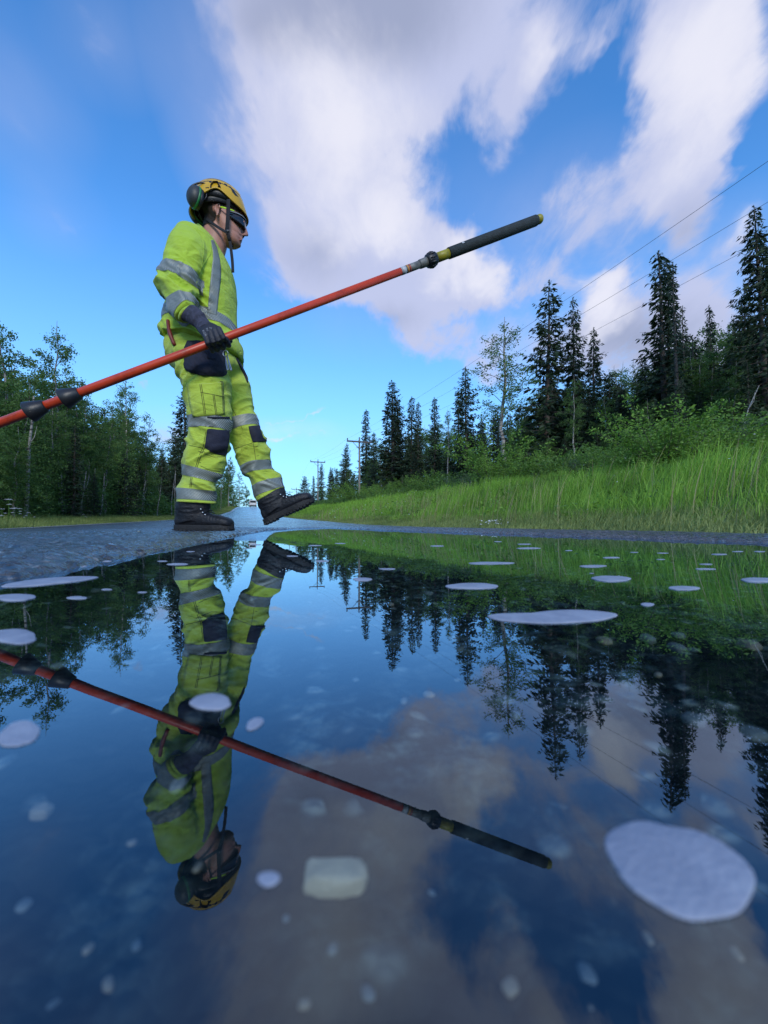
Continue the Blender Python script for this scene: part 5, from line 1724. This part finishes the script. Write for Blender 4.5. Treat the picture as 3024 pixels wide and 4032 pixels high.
while px < 978:
    for row, (T, dy) in zip(('front', 'second', 'third', 'last'), ((2.2, 200), (3.4, 90), (5.5, 30), (9, 0))):
        p2 = px + rgT.uniform(-14, 14)
        py = sky_y(p2, SKL) + dy + rgT.uniform(-60, 70)
        x, y, zt = side_xy(p2, py, T + rgT.uniform(-.6, 1.0), True)
        if y > 150 or y < 3: continue
        h = zt - float(ground_z(x, y))
        if h < 1.2: continue
        if rgT.random() < (.35 if p2 > 560 else .12):
            plant('spruce_tree', SPR[rgT.choice([0, 1, 3, 3])], x, y, h, fill_label('dark spruce', p2, row, h, LM_L, 'left-hand'), 'spruce', 'spruces of the wood on the left', wide=rgT.uniform(1.0, 1.4))
        else:
            plant('birch_tree', BIR[rgT.choice([1, 3, 4, 4, 0])], x, y, h, fill_label('leafy birch', p2, row, h, LM_L, 'left-hand'), 'birch', 'birches of the wood on the left', wide=rgT.uniform(1.0, 1.35))
    px += float(np.interp(px, [-100, 500, 950], [58, 36, 15]))
# pale bare stems standing in front of the left wood
for k, (px, ytop, T, lean) in enumerate([(115, 1560, 1.9, .06), (250, 1860, 2.1, -.05), (320, 1850, 2.0, .10), (350, 1840, 2.1, .14), (395, 1860, 1.9, .08), (620, 1880, 2.0, .12), (675, 1850, 2.0, .05), (690, 1860, 2.1, .02), (560, 1890, 2.2, .1), (60, 1880, 2.6, -.04), (900, 1880, 1.7, .06), (870, 1870, 1.7, 0)]):
    x, y, zt = side_xy(px, ytop, T, True)
    g = float(ground_z(x, y)); h = zt - g
    t = np.linspace(0, 1, 9); rr = np.random.default_rng(k)
    pts = np.stack([lean * h * t + np.cumsum(rr.normal(0, .018, 9)) * h / 3, np.cumsum(rr.normal(0, .02, 9)), h * t], 1)
    q_ = min(LM_L, key=lambda a: abs(a[0] - px))
    e = empty('young_birch', (x, y, g - .05), 0, label=f"thin {'straight' if abs(lean) < .055 else 'leaning'} bare-stemmed young birch, {'right' if px > q_[0] else 'left'} of {q_[1]}", category='birch', group='bare-stemmed young birches along the left wood')
    link('trunk', tubes_mesh('trunk', [(pts, np.linspace(.034, .014, 9) * (1 + .6 * (k == 0)))], 7), M_BIRCHBARK, e)
    q = pts[5]
    link('branch', tubes_mesh('branch', [(np.array([q, q + [.12 * (-1) ** k, .02, .22], q + [.18 * (-1) ** k, .03, .55]]), [.014, .01, .005])], 5), M_BIRCHBARK, e)
# ------------------------------------------------------------------ grass, stalks, undergrowth
def blades(name, s, t, h, w, mat, tint, lean=.35, seg=3, zf=ground_z, wind=(.25, -.1), seed=1, label=None, cat=None):
    rg = np.random.default_rng(seed)
    n = len(s)
    x, y = to_xy(s, t)
    z = zf(x, y) - .01
    az = rg.uniform(0, 2 * np.pi, n)
    ln = np.abs(rg.normal(0, lean, n))
    dx = np.cos(az) * ln + wind[0] * rg.uniform(.3, 1, n); dy = np.sin(az) * ln + wind[1] * rg.uniform(.3, 1, n)
    wa = rg.uniform(0, np.pi, n); wx = np.cos(wa) * w / 2; wy = np.sin(wa) * w / 2
    V = []
    for k in range(seg):
        f = k / seg
        b = f ** 1.8
        cx = x + dx * h * b; cy = y + dy * h * b; cz = z + h * f * (1 - .18 * f * ln)
        g = 1 - .45 * f
        V.append(np.stack([cx - wx * g, cy - wy * g, cz], 1)); V.append(np.stack([cx + wx * g, cy + wy * g, cz], 1))
    V.append(np.stack([x + dx * h, y + dy * h, z + h * (1 - .18 * ln)], 1))
    m = len(V)
    V = np.stack(V, 1).reshape(-1, 3)
    base = np.arange(n) * m
    tr = []
    for k in range(seg - 1):
        a = base + 2 * k
        tr.append(np.stack([a, a + 1, a + 3], 1)); tr.append(np.stack([a, a + 3, a + 2], 1))
    a = base + 2 * (seg - 1)
    tr.append(np.stack([a, a + 1, a + 2], 1))
    F = np.concatenate(tr)
    me = mesh_from(name, V, F, smooth=False)
    at = me.attributes.new('tint', 'FLOAT', 'FACE')
    at.data.foreach_set('value', np.tile(np.clip(tint, 0, 1), len(tr)).astype(np.float32))
    o = link(name, me, mat, kind='stuff')
    if label: o['label'] = label
    if cat: o['category'] = cat
    return o
rg = np.random.default_rng(99)
def area(n, s0, s1, t0, t1, bias=1.0):
    return s0 + (s1 - s0) * rg.random(n) ** bias, rg.uniform(t0, t1, n)
# right bank
S_, T_ = [], []
for n, a, b, c, d in ((80000, -.5, 9, -7.5, -.55), (52000, 9, 24, -8.5, -.5), (34000, 24, 60, -9.5, -.4), (12000, 60, 125, -10, -.3)):
    q = area(n, a, b, c, d); S_.append(q[0]); T_.append(q[1])
s = np.concatenate(S_); t = np.concatenate(T_)
patch = fbm2(s * .55 + 3, t * .55, 3) * 2
clump = fbm2(s * 2.2, t * 2.2 + 8, 2) * 2
u = -t
h = np.interp(u, [.5, 1.0, 2.0, 4, 7], [.11, .18, .26, .25, .19]) * (1 + .9 * clump) * rg.uniform(.35, 1.35, len(s)) * (1 + .9 * patch)
h = np.maximum(h, .06)
w = np.interp(s, [0, 9, 24, 60, 120], [.0055, .009, .017, .034, .06])
tint = .58 + patch * 1.0 + clump * .7 + rg.normal(0, .24, len(s)) + np.interp(s, [5, 40], [.0, .1])
blades('bank_grass', s, t, h, w, M_GRASS, tint, lean=.48, wind=(.16, -.06), seed=2, seg=3, label='long green grass covering the right-hand bank', cat='grass')
# pale short grass on the shoulder, both sides
s, t = area(42000, -.6, 12, -.85, -.0, 1.3); s2, t2 = area(16000, 12, 70, -1.6, -.0, 1.3)
s = np.concatenate([s, s2]); t = np.concatenate([t, t2])
h = np.interp(-t, [0, .2, .8], [.03, .07, .15]) * rg.uniform(.4, 1.3, len(s))
blades('shoulder_grass', s, t, h, np.interp(s, [0, 12, 70], [.0045, .009, .03]), M_GRASS_P, .45 + rg.normal(0, .2, len(s)) + fbm2(s * 2, t * 2, 2), lean=.55, seed=3, label='short pale grass and weeds along the right edge of the asphalt', cat='grass')
s, t = area(60000, 3, 26, ROAD_W - .03, ROAD_W + 3.4); s2, t2 = area(24000, 26, 118, ROAD_W - .03, ROAD_W + 3.4)
s = np.concatenate([s, s2]); t = np.concatenate([t, t2]); u = t - ROAD_W
h = np.interp(u, [0, .5, 1.5, 3], [.06, .14, .24, .34]) * rg.uniform(.5, 1.25, len(s))
blades('left_verge_grass', s, t, h, np.interp(s, [0, 10, 26, 118], [.007, .010, .018, .045]), M_GRASS_P, .32 + rg.normal(0, .2, len(s)) + fbm2(s * .9, t * .9, 2), seed=4, label='short yellowish grass along the left side of the road', cat='grass')
# dry stalks
s, t = area(2600, -.3, 18, -3.2, -.25, 1.2)
keep = fbm2(s * 1.3 + 5, t * 1.3, 2) > -.02
s, t = s[keep], t[keep]
blades('dry_stalks', s, t, rg.uniform(.25, .62, len(s)), np.interp(s, [0, 18], [.0035, .009]), M_STALK, rg.random(len(s)), lean=.16, seg=4, seed=5, label='thin dry straw stalks standing out of the green grass', cat='dry grass')
# leafy undergrowth at the foot of the trees
def undergrowth(name, n, s, t, hmax, leaf, mat, seed, label):
    rg2 = np.random.default_rng(seed)
    x, y = to_xy(s, t)
    z = ground_z(x, y) + hmax * rg2.random(n) ** .8 * (0.35 + 1.3 * vnoise2(s * 1.1 + seed, t * 1.1))
    c = np.stack([x, y, z], 1)
    dv = rand_unit(rg2, n); dv[:, 2] = dv[:, 2] * .5; dv /= np.linalg.norm(dv, axis=1)[:, None]
    wv = np.cross(dv, rand_unit(rg2, n) + np.array([0, 0, .8])); wv /= np.linalg.norm(wv, axis=1)[:, None]
    sz = leaf * rg2.uniform(.6, 1.4, n)
    link(name, quads_mesh(name, c, dv * sz[:, None], wv * (sz * .55)[:, None], np.clip(.45 + rg2.normal(0, .2, n) + fbm2(s, t, 2), 0, 1)), mat, kind='stuff', label=label, category='undergrowth')
s, t = area(40000, 1, 16, -10.5, -5.0); s2, t2 = area(22000, 16, 70, -11, -6.2)
s = np.concatenate([s, s2]); t = np.concatenate([t, t2])
undergrowth('right_undergrowth', len(s), s, t, .55, np.interp(s, [0, 16, 70], [.032, .05, .10]), M_BIRCHLEAF, 8, 'low leafy plants where the right bank meets the wood')
s, t = area(42000, 6, 40, ROAD_W + 1.9, ROAD_W + 7); s2, t2 = area(14000, 40, 110, ROAD_W + 2, ROAD_W + 8)
s = np.concatenate([s, s2]); t = np.concatenate([t, t2])
undergrowth('left_undergrowth', len(s), s, t, 1.5, np.interp(s, [0, 40, 110], [.05, .08, .13]), M_BIRCHLEAF, 9, 'dark leafy undergrowth at the foot of the left wood')
# broad-leaved weeds in the grass
s, t = area(16000, .5, 16, -6.5, -.5)
k = vnoise2(s * 1.6 + 40, t * 1.6) > .60
s, t = s[k], t[k]
undergrowth('bank_weeds', len(s), s, t, .42, .024, M_SHRUB, 12, 'broad-leaved weeds among the bank grass')
# small white flowers
def flowers(name, s, t, hz, r, label):
    x, y = to_xy(s, t); z = ground_z(x, y) + hz
    V = []; F = []
    rg3 = np.random.default_rng(1)
    for i in range(len(s)):
        o = len(V); rr = (r if np.isscalar(r) else r[i]) * rg3.uniform(.6, 1.3)
        tl = rg3.uniform(-.5, .5, 2)
        V.append((x[i], y[i], z[i] + rr * .2))
        for a in range(6):
            an = a * 1.047; V.append((x[i] + rr * math.cos(an), y[i] + rr * math.sin(an), z[i] + rr * (tl[0] * math.cos(an) + tl[1] * math.sin(an))))
        F += [(o, o + 1 + a, o + 1 + (a + 1) % 6) for a in range(6)]
    link(name, mesh_from(name, V, np.array(F), False), M_FLOWER, kind='stuff', label=label, category='flowers')
s, t = area(220, .5, 20, -5, -.3)
flowers('small_white_flowers', s, t, np.interp(-t, [0, 1, 5], [.08, .28, .42]), np.interp(s, [0, 20], [.006, .018]), 'tiny white flowers scattered in the bank grass')
s = rg.normal(0, .12, 40) + 4.3; t = rg.normal(0, .06, 40) - .25
flowers('white_clover', s, t, rg.uniform(.04, .09, 40), .012, 'patch of white clover heads at the right edge of the asphalt')
# cow parsley on the left verge
def parsley(px, py, T, lab):
    x, y, zt = side_xy(px, py, T, True)
    g = float(ground_z(x, y)); h = zt - g
    e = empty('cow_parsley', (x, y, g), 0, label=lab, category='wildflower')
    rp = random.Random(px)
    heads = [((0, 0, h), .075 * h / .6)] + [((rp.uniform(-.12, .12), rp.uniform(-.08, .08), h * rp.uniform(.55, .85)), .045 * h / .6) for _ in range(3)]
    st = [(np.array([[0, 0, 0], [.01, 0, h * .5], [0, 0, h - .02]]), [.007, .006, .004])]
    for (hx, hy, hz), r in heads[1:]:
        st.append((np.array([[.01, 0, hz * .6], [hx * .6, hy * .6, hz * .85], [hx, hy, hz - .02]]), [.004, .003, .003]))
    link('stem', tubes_mesh('stem', st, 5), M_SHRUB, e)
    for (hx, hy, hz), r in heads:
        V = []; F = []
        for k in range(34):
            a = k * 2.4; rr = r * math.sqrt(k / 34)
            o = len(V); q = .010 * h / .6
            cx, cy, cz = hx + rr * math.cos(a), hy + rr * math.sin(a), hz - (rr / r) ** 2 * r * .25 + rp.uniform(-.004, .004)
            V.append((cx, cy, cz + q * .5))
            for b in range(5): V.append((cx + q * math.cos(b * 1.257), cy + q * math.sin(b * 1.257), cz))
            F += [(o, o + 1 + b, o + 1 + (b + 1) % 5) for b in range(5)]
        link('umbel', mesh_from('umbel', V, np.array(F), False), M_FLOWER, e)
parsley(34, 1965, 1.0, 'tallest white cow parsley by the left road edge, two heads high')
parsley(78, 2002, .9, 'white cow parsley with a small high head, second from the left edge')
parsley(113, 2018, .8, 'low white cow parsley in front of the pale birch stem')
parsley(8, 2003, .9, 'white cow parsley at the very left edge of the photo')
parsley(328, 2025, 1.0, 'small lone cow parsley halfway along the left grass strip')
# ------------------------------------------------------------------ power line
M_WOOD = bark_mat('weathered_pole_wood', (.17, .15, .125), (.30, .27, .23))
M_WOODD = bark_mat('dark_crossarm_wood', (.07, .06, .055), (.13, .12, .11))
M_PORC = simple_mat('brown_insulator', (.05, .035, .03), .3, .1)
M_WIRE = simple_mat('wire', (.16, .17, .19), .5, .1, metallic=.5)
def post(px, d, ytop, half, lab, rm=.14):
    "wooden power pole with crossarm and two braces; ytop: photo row of the crossarm"
    x = P(px, ytop, d).x; zt = P(px, ytop, d).z
    g = float(ground_z(x, d))
    e = empty('power_pole', (x, d, g - .3), 0, label=lab, category='power pole')
    H = zt - g + .3
    link('mast', tubes_mesh('mast', [(np.array([[0, 0, 0], [.02, 0, H * .5], [0, 0, H + .35]]), [rm, rm * .85, rm * .7])], 10), M_WOOD, e)
    n = Vector((-RN[0], -RN[1], 0)).normalized()
    bm = bmesh.new()
    r = bmesh.ops.create_cube(bm, size=1)
    M3 = Matrix((n, Vector((0, 0, 1)).cross(n), Vector((0, 0, 1)))).transposed().to_4x4()
    bmesh.ops.transform(bm, matrix=Matrix.Translation((0, -rm - .06, H)) @ M3 @ Matrix.Diagonal((half * 2, .13, .17, 1)), verts=r['verts'])
    bm_obj('crossarm', bm, M_WOODD, e, False)
    for sg in (-1, 1):
        a = Vector((0, -rm - .04, H - .85)); b = n * (half * .52 * sg) + Vector((0, -rm - .05, H - .08))
        link('brace', tubes_mesh('brace', [(np.array([a, b]), [.028, .028])], 5), M_WOODD, e)
    tops = []
    for sg in (-1, 0, 1):
        c = n * (half * .95 * sg) + Vector((0, -rm - .05 if sg else 0, H + (.08 if sg else .33)))
        bm = bmesh.new()
        prof = [(0, .03), (.06, .03), (.07, .075), (.12, .07), (.13, .05), (.18, .075), (.24, .06), (.28, .02)]
        loft(bm, tube_rings([c + Vector((0, 0, z)) for z, _ in prof], [r_ for _, r_ in prof], 10))
        bm_obj('insulator', bm, M_PORC, e)
        tops.append(Vector((x, d, g - .3)) + c + Vector((0, 0, .22)))
    return tops
p1 = post(1415, 45, 1741, 1.5, 'nearest wooden power pole in front of the spruces')
p2_ = post(1252, 74, 1820, 1.45, 'second wooden power pole standing clear against the sky', .13)
p3_ = post(1167, 117, 1927, 1.45, 'third, far and tiny power pole left of the small spruces', .13)
p4_ = post(1141, 160, 1938, 1.45, 'farthest tiny power pole just above the road crest', .13)
# the pole the wires run to, right of the view
x0, y0 = p1[1].x + 17.4, -6.0
g0_ = float(ground_z(x0, y0))
e = empty('power_pole', (x0, y0, g0_), 0, label='wooden power pole outside the photo on the right that carries the wires', category='power pole')
link('mast', tubes_mesh('mast', [(np.array([[0, 0, 0], [0, 0, 7.9 - g0_]]), [.15, .1])], 10), M_WOOD, e)
n_ = Vector((-RN[0], -RN[1], 0)).normalized()
bm = bmesh.new(); r = bmesh.ops.create_cube(bm, size=1)
bmesh.ops.transform(bm, matrix=Matrix.Translation((0, -.2, 7.45 - g0_)) @ Matrix((n_, Vector((0, 0, 1)).cross(n_), Vector((0, 0, 1)))).transposed().to_4x4() @ Matrix.Diagonal((3, .13, .17, 1)), verts=r['verts'])
bm_obj('crossarm', bm, M_WOODD, e, False)
p0 = [Vector((x0, y0, 7.75)) + n_ * 1.43 * sg for sg in (-1, 0, 1)]
for i, lab in enumerate(('uppermost power wire crossing the sky above the spruces', 'middle power wire crossing the sky in front of the spruces', 'lowest power wire crossing in front of the spruces')):
    pts = []
    for a, b, sag in ((p0[i], p1[i], .75), (p1[i], p2_[i], .35), (p2_[i], p3_[i], .5), (p3_[i], p4_[i], .5)):
        for k in range(24):
            f = k / 24; q = a.lerp(b, f); q.z -= sag * 4 * f * (1 - f); pts.append(q)
    pts.append(p4_[i])
    link('power_wire', tubes_mesh('power_wire', [(np.array(pts), np.full(len(pts), .0052))], 5), M_WIRE, label=lab, category='wire')

# ------------------------------------------------------------------ the van on the crest
M_VAN = simple_mat('white_van_paint', (.62, .63, .65), .35, .05, 3, dirt=(.3, .3, .3), dirt_amt=.3)
M_GLASS = simple_mat('dark_van_glass', (.015, .018, .022), .08, .1)
M_TAIL = simple_mat('red_tail_light', (.35, .01, .01), .3, .1)
M_TYRE = simple_mat('tyre_rubber', (.02, .02, .02), .8, .2)
sv, tv = 104.0, 5.0
vx, vy = to_xy(sv, tv)
vx, vy = P(996, 1990, 103).x, 103.0
vz = float(road_z(*to_st(vx, vy)))
van = empty('white_van', (vx, vy, vz + .02), math.atan2(RD[1], RD[0]) - math.pi / 2, label='white van with dark rear window far ahead on the road crest', category='van')
def vloft(name, secs, mat, par=van):
    "cross-sections along the van: (y, half-width, z0, z1)"
    bm = bmesh.new(); rg = []
    for y, w, z0, z1 in secs:
        c = .10
        rg.append([Vector(q) for q in ((-w, y, z0 + c), (-w + c, y, z0), (w - c, y, z0), (w, y, z0 + c), (w, y, (z0 + z1) / 2), (w * .93, y, z1 - c), (w * .93 - c, y, z1), (-w * .93 + c, y, z1), (-w * .93, y, z1 - c), (-w, y, (z0 + z1) / 2))])
    loft(bm, rg); bmesh.ops.recalc_face_normals(bm, faces=bm.faces)
    return bm_obj(name, bm, mat, par, False)
vloft('body', [(0, .86, .35, 1.1), (.05, .93, .30, 1.95), (3.6, .95, .30, 1.98), (4.2, .93, .30, 1.2), (4.9, .85, .35, .95)], M_VAN)
def vbox(name, c, sz, mat, bev=.03, par=van):
    bm = bmesh.new(); r = bmesh.ops.create_cube(bm, size=1)
    bmesh.ops.transform(bm, matrix=Matrix.Translation(c) @ Matrix.Diagonal((*sz, 1)), verts=r['verts'])
    bmesh.ops.bevel(bm, geom=bm.edges[:], offset=bev, segments=2, affect='EDGES')
    return bm_obj(name, bm, mat, par, False)
vbox('rear_window', (0, .02, 1.48), (1.5, .06, .62), M_GLASS)
vbox('side_window', (-.93, 2.2, 1.5), (.06, 2.4, .5), M_GLASS); vbox('side_window', (.93, 2.2, 1.5), (.06, 2.4, .5), M_GLASS)
vbox('bumper', (0, -.03, .48), (1.8, .16, .22), M_BLACKP)
vbox('number_plate', (0, -.03, .82), (.5, .03, .12), M_FLOWER, .005)
for sx in (-.82, .82):
    vbox('tail_light', (sx, -.01, 1.0), (.14, .06, .42), M_TAIL, .02)
    for sy in (.9, 3.9):
        w_ = empty('wheel', (sx, sy, .33)); w_.parent = van
        bm = bmesh.new()
        prof = [(-.11, .24), (-.11, .31), (-.08, .33), (.08, .33), (.11, .31), (.11, .24)]
        loft(bm, [[Vector((a, r_ * math.cos(q), r_ * math.sin(q))) for q in [2 * math.pi * i / 20 for i in range(20)]] for a, r_ in prof])
        bm_obj('tyre', bm, M_TYRE, w_)
        bm = bmesh.new(); loft(bm, [[Vector((a, r_ * math.cos(q), r_ * math.sin(q))) for q in [2 * math.pi * i / 16 for i in range(16)]] for a, r_ in ((-.112, .21), (-.10, .22), (.10, .22), (.112, .21))]); bm_obj('rim', bm, M_SILV, w_)

# ------------------------------------------------------------------ foam on the water
def foam_mat():
    m, N = mat_new('pale_foam')
    g = N.n('ShaderNodeNewGeometry').outputs['Position']
    v = N.n('ShaderNodeTexVoronoi', ins={'Vector': g, 'Scale': 900.0})
    n1 = N.noise(g, 60, 4, .6)
    col = N.mix(N.maprange(n1, .3, .7), (.33, .37, .47), (.46, .50, .60))
    b = N.n('ShaderNodeBump', ins={'Strength': .25, 'Distance': .0008, 'Height': v.outputs['Distance']})
    p = principled(N, Roughness=.7)
    N.link(col, p.inputs['Base Color']); N.link(b.outputs[0], p.inputs['Normal'])
    tr = N.n('ShaderNodeBsdfTransparent')
    mx = N.n('ShaderNodeMixShader', ins={0: .74, 1: tr.outputs[0], 2: p.outputs[0]})
    finish(N, mx.outputs[0])
    return m
M_FOAM = foam_mat()
def on_water(px, py, z=0.0):
    d = ray(px, py); t = (z - CAM_H) / d.z
    return Vector((d.x * t, d.y * t, z))
def foam(cx, cy, w, h, lab, group=None, ang=0, seed=None, shape=None):
    c = on_water(cx, cy)
    rr = random.Random(seed if seed is not None else int(cx * 7 + cy))
    out = []
    n = 48
    ph = [rr.uniform(0, 6.28) for _ in range(4)]
    for i in range(n):
        a = 2 * math.pi * i / n
        k = 1 + .07 * math.sin(2 * a + ph[0]) + .05 * math.sin(3 * a + ph[1]) + .02 * math.sin(7 * a + ph[2])
        if shape: k *= shape(a)
        ux, uy = math.cos(a) * w / 2 * k, math.sin(a) * h / 2 * k
        ca, sa = math.cos(ang), math.sin(ang)
        out.append(on_water(cx + ux * ca - uy * sa, cy + ux * sa + uy * ca))
    cc = sum(out, Vector()) / n
    bm = bmesh.new()
    rings = []
    size = min((out[0] - out[n // 2]).length, (out[n // 4] - out[3 * n // 4]).length)
    th = min(.0007, size * .02)
    for k, z in ((.999, .0001), (1.0, .0002), (.985, .0002 + th * .5), (.94, .0002 + th * .85), (.5, .0002 + th), (.15, .0002 + th)):
        rings.append([bm.verts.new(cc + (p - cc) * k + Vector((0, 0, z)) - cc) for p in out])
    for a, b in zip(rings, rings[1:]):
        for i in range(n):
            j = (i + 1) % n; bm.faces.new((a[i], a[j], b[j], b[i]))
    bm.faces.new(rings[-1])
    bmesh.ops.recalc_face_normals(bm, faces=bm.faces)
    o = bm_obj('foam_patch', bm, M_FOAM, None, True, label=lab, category='foam patch')
    o.location = cc
    if group: o['group'] = group
    return o
foam(2665, 3425, 590, 350, 'largest foam patch, blurred white oval close to the camera at lower right', ang=math.radians(27), shape=lambda a: 1 + .06 * math.cos(a))
foam(2165, 2428, 490, 58, 'long pear-shaped foam patch in the middle of the puddle at right', shape=lambda a: 1.0 - .5 * math.exp(-((math.atan2(math.sin(a + 2.2), math.cos(a + 2.2))) / .65) ** 2))
foam(1860, 2309, 195, 24, 'oval foam patch under the reflected pointed spruces, left of the pear-shaped one')
foam(1932, 2218, 172, 9, 'thin long foam patch nearer the far bank, above the oval one')
foam(2407, 2280, 158, 21, 'oval foam patch right above the end of the pear-shaped one')
foam(2335, 2230, 106, 8, 'thin foam patch above and left of the oval one at right')
foam(2693, 2317, 120, 16, 'oval foam patch right of centre on the reflected grass')
foam(2990, 2285, 140, 18, 'foam patch at the right edge of the photo on the reflected grass')
foam(2550, 2381, 56, 12, 'small foam patch just right of the pear-shaped one')
foam(1427, 2282, 78, 13, 'small oval foam patch below the reflected power pole')
foam(830, 2767, 172, 62, 'white oval foam patch over the reflected thigh of the worker')
foam(55, 2508, 190, 56, 'oval foam patch at the left edge above the reflected pole')
foam(60, 2354, 165, 26, 'flat foam patch at the left edge near the asphalt')
foam(190, 2291, 360, 26, 'long thin foam streak along the asphalt edge on the left', ang=math.radians(-5))
foam(303, 2355, 76, 12, 'small foam patch right of the flat one at the left edge')
foam(75, 2893, 160, 100, 'blurred foam patch at the left edge below the reflected pole', ang=math.radians(-20))
foam(1003, 2852, 76, 38, 'small faint foam patch right of the reflected thigh', ang=math.radians(-25))
foam(1058, 3466, 84, 62, 'small blurred foam patch right of the reflected helmet')
BIGF = [(2165, 2428, 'the pear-shaped foam patch'), (1860, 2309, 'the oval patch under reflected spruces'), (1932, 2218, 'the thin long patch near the bank'), (2407, 2280, 'the oval patch past the pear-shaped end'), (2335, 2230, 'the thin patch above it'),
        (2693, 2317, 'the oval patch on reflected grass'), (2990, 2285, 'the patch at the right photo edge'), (1427, 2282, 'the patch by the reflected power pole'), (303, 2355, 'the small patch near the left edge'), (190, 2291, 'the long streak along the asphalt'),
        (860, 2200, 'the reflected standing boot'), (1150, 2150, 'the reflected lifted boot')]
_f = foam
G_F = 'small foam patches on the far part of the puddle'
for cx, cy, w, h in [(1525, 2241, 62, 9), (2408, 2196, 66, 7), (2777, 2241, 80, 8), (2780, 2222, 52, 6), (2082, 2159, 100, 7), (2064, 2143, 56, 5), (1722, 2150, 50, 6), (2832, 2183, 60, 6), (2990, 2172, 44, 5),
                     (2610, 2178, 44, 4), (2905, 2172, 46, 4), (2498, 2175, 30, 4), (1268, 2210, 56, 8), (700, 2222, 88, 10), (2602, 2203, 36, 4), (2330, 2258, 18, 4), (1960, 2133, 30, 4), (2240, 2168, 30, 4),
                     (1150, 2190, 44, 6), (1010, 2145, 40, 4), (975, 2160, 34, 3), (750, 2172, 36, 4), (1240, 2148, 56, 4), (1340, 2140, 40, 4), (420, 2322, 46, 9), (560, 2333, 36, 8), (640, 2210, 40, 6), (410, 2210, 60, 8), (310, 2230, 70, 9)]:
    q_ = min(BIGF, key=lambda a: abs(a[0] - cx) + 3 * abs(a[1] - cy)); dx_, dy_ = cx - q_[0], cy - q_[1]
    rel_ = ('beyond' if dy_ < 0 else 'nearer than') if abs(dy_) * 3 > abs(dx_) else ('right of' if dx_ > 0 else 'left of')
    foam(cx, cy, w, h * .65, f"{'very tiny' if w < 33 else 'tiny' if w < 42 else 'short' if w < 48 else 'small' if w < 55 else 'slender' if w < 62 else 'small long' if w < 80 else 'long thin'} foam patch {rel_} {q_[2]}", G_F)

# ------------------------------------------------------------------ stones on the puddle floor and loose chips
M_STONE = [simple_mat('pale_sandy_stone', (.50, .45, .33), .6, .15, 90, .3, 200), simple_mat('grey_stone_chip', (.15, .18, .19), .6, .25, 90, .3, 200), simple_mat('tan_stone_chip', (.27, .24, .19), .6, .2, 90, .3, 200)]
def stone(pos, sx, sy, sz, mat, seed, name='pebble', rot=0.0, box=False, **kw):
    bm = bmesh.new()
    bmesh.ops.create_icosphere(bm, subdivisions=3, radius=1.0)
    rr = random.Random(seed); ofs = Vector((rr.uniform(0, 50), rr.uniform(0, 50), 0))
    for v in bm.verts:
        q = v.co.copy()
        e_ = .45 if box else .85
        q = Vector([math.copysign(abs(c) ** e_, c) for c in q])
        q *= 1 + .22 * mnoise.noise(v.co * 1.6 + ofs)
        v.co = Vector((q.x * sx, q.y * sy, q.z * sz))
    bmesh.ops.rotate(bm, cent=(0, 0, 0), matrix=Matrix.Rotation(rot, 3, 'Z'), verts=bm.verts)
    o = bm_obj(name, bm, mat, None, True, **kw)
    o.location = pos
    return o
fl = lambda px, py, z=-.014: on_water(px, py, z)
def floor_z(x, y):
    s, t = to_st(x, y); return float(road_full(np.array([t]), np.array([s]))[0])
c = fl(1316, 3515); c.z = floor_z(c.x, c.y) + .0055
stone(c, .0052, .0023, .0019, M_STONE[0], 1, label='pale block-shaped stone on the puddle floor, bottom centre', category='stone', box=True)
c = fl(165, 3193); c.z = floor_z(c.x, c.y) + .002
stone(c, .0022, .0018, .0016, M_STONE[2], 2, label='small tan pebble under the water at the far left', category='stone')
rgp = random.Random(8)
G_P = 'pale chips on the puddle floor'
lst = [(1920, 3990, 60), (1590, 3770, 40), (2010, 3790, 70), (2310, 3740, 80), (2330, 3850, 70), (1310, 3700, 50), (350, 3610, 40), (540, 3610, 45), (880, 3640, 40), (430, 3720, 60), (480, 3900, 45), (1130, 3540, 40), (700, 3080, 90),
       (2660, 2535, 90), (2590, 2610, 50), (2380, 2510, 80), (2730, 2805, 110), (2970, 2850, 110), (2030, 2770, 70), (2670, 2480, 60), (2950, 2550, 90), (2550, 2505, 90), (1690, 2315, 60), (1540, 2375, 40), (2450, 2365, 40), (1590, 2740, 60), (1690, 2690, 70),
       (1800, 2640, 40), (1400, 2660, 40), (380, 2330, 50), (230, 2620, 60), (1700, 3400, 40), (780, 3360, 50), (520, 3280, 40), (100, 3480, 60), (2900, 3700, 50), (2550, 3600, 50), (1200, 3900, 50), (200, 3800, 70), (1450, 3850, 60)]
for i, (px, py, w) in enumerate(lst):
    c = fl(px, py); dist = (c - ORI).length
    r = w / 1500 * dist * .5 * .6
    c.z = floor_z(c.x, c.y) + r * .25
    stone(c, r, r * rgp.uniform(.6, .95), r * .5, M_STONE[rgp.choice([1, 1, 2])], i + 10, rot=rgp.uniform(0, 3), label='pale stone chip lying on the puddle floor', category='stone', group=G_P)
# loose chips on the dry asphalt to the left
for i in range(70):
    s_ = rgp.uniform(.35, 2.6); t_ = rgp.uniform(2.55, 4.6)
    x, y = to_xy(s_, t_)
    r = rgp.uniform(.002, .0055)
    stone((x, y, floor_z(x, y) + r * .5 + .001), r, r * .8, r * .55, M_STONE[rgp.choice([0, 1, 1, 2])], 200 + i, rot=rgp.uniform(0, 3), label='loose stone chip lying on the asphalt left of the puddle', category='stone', group='loose chips on the asphalt')
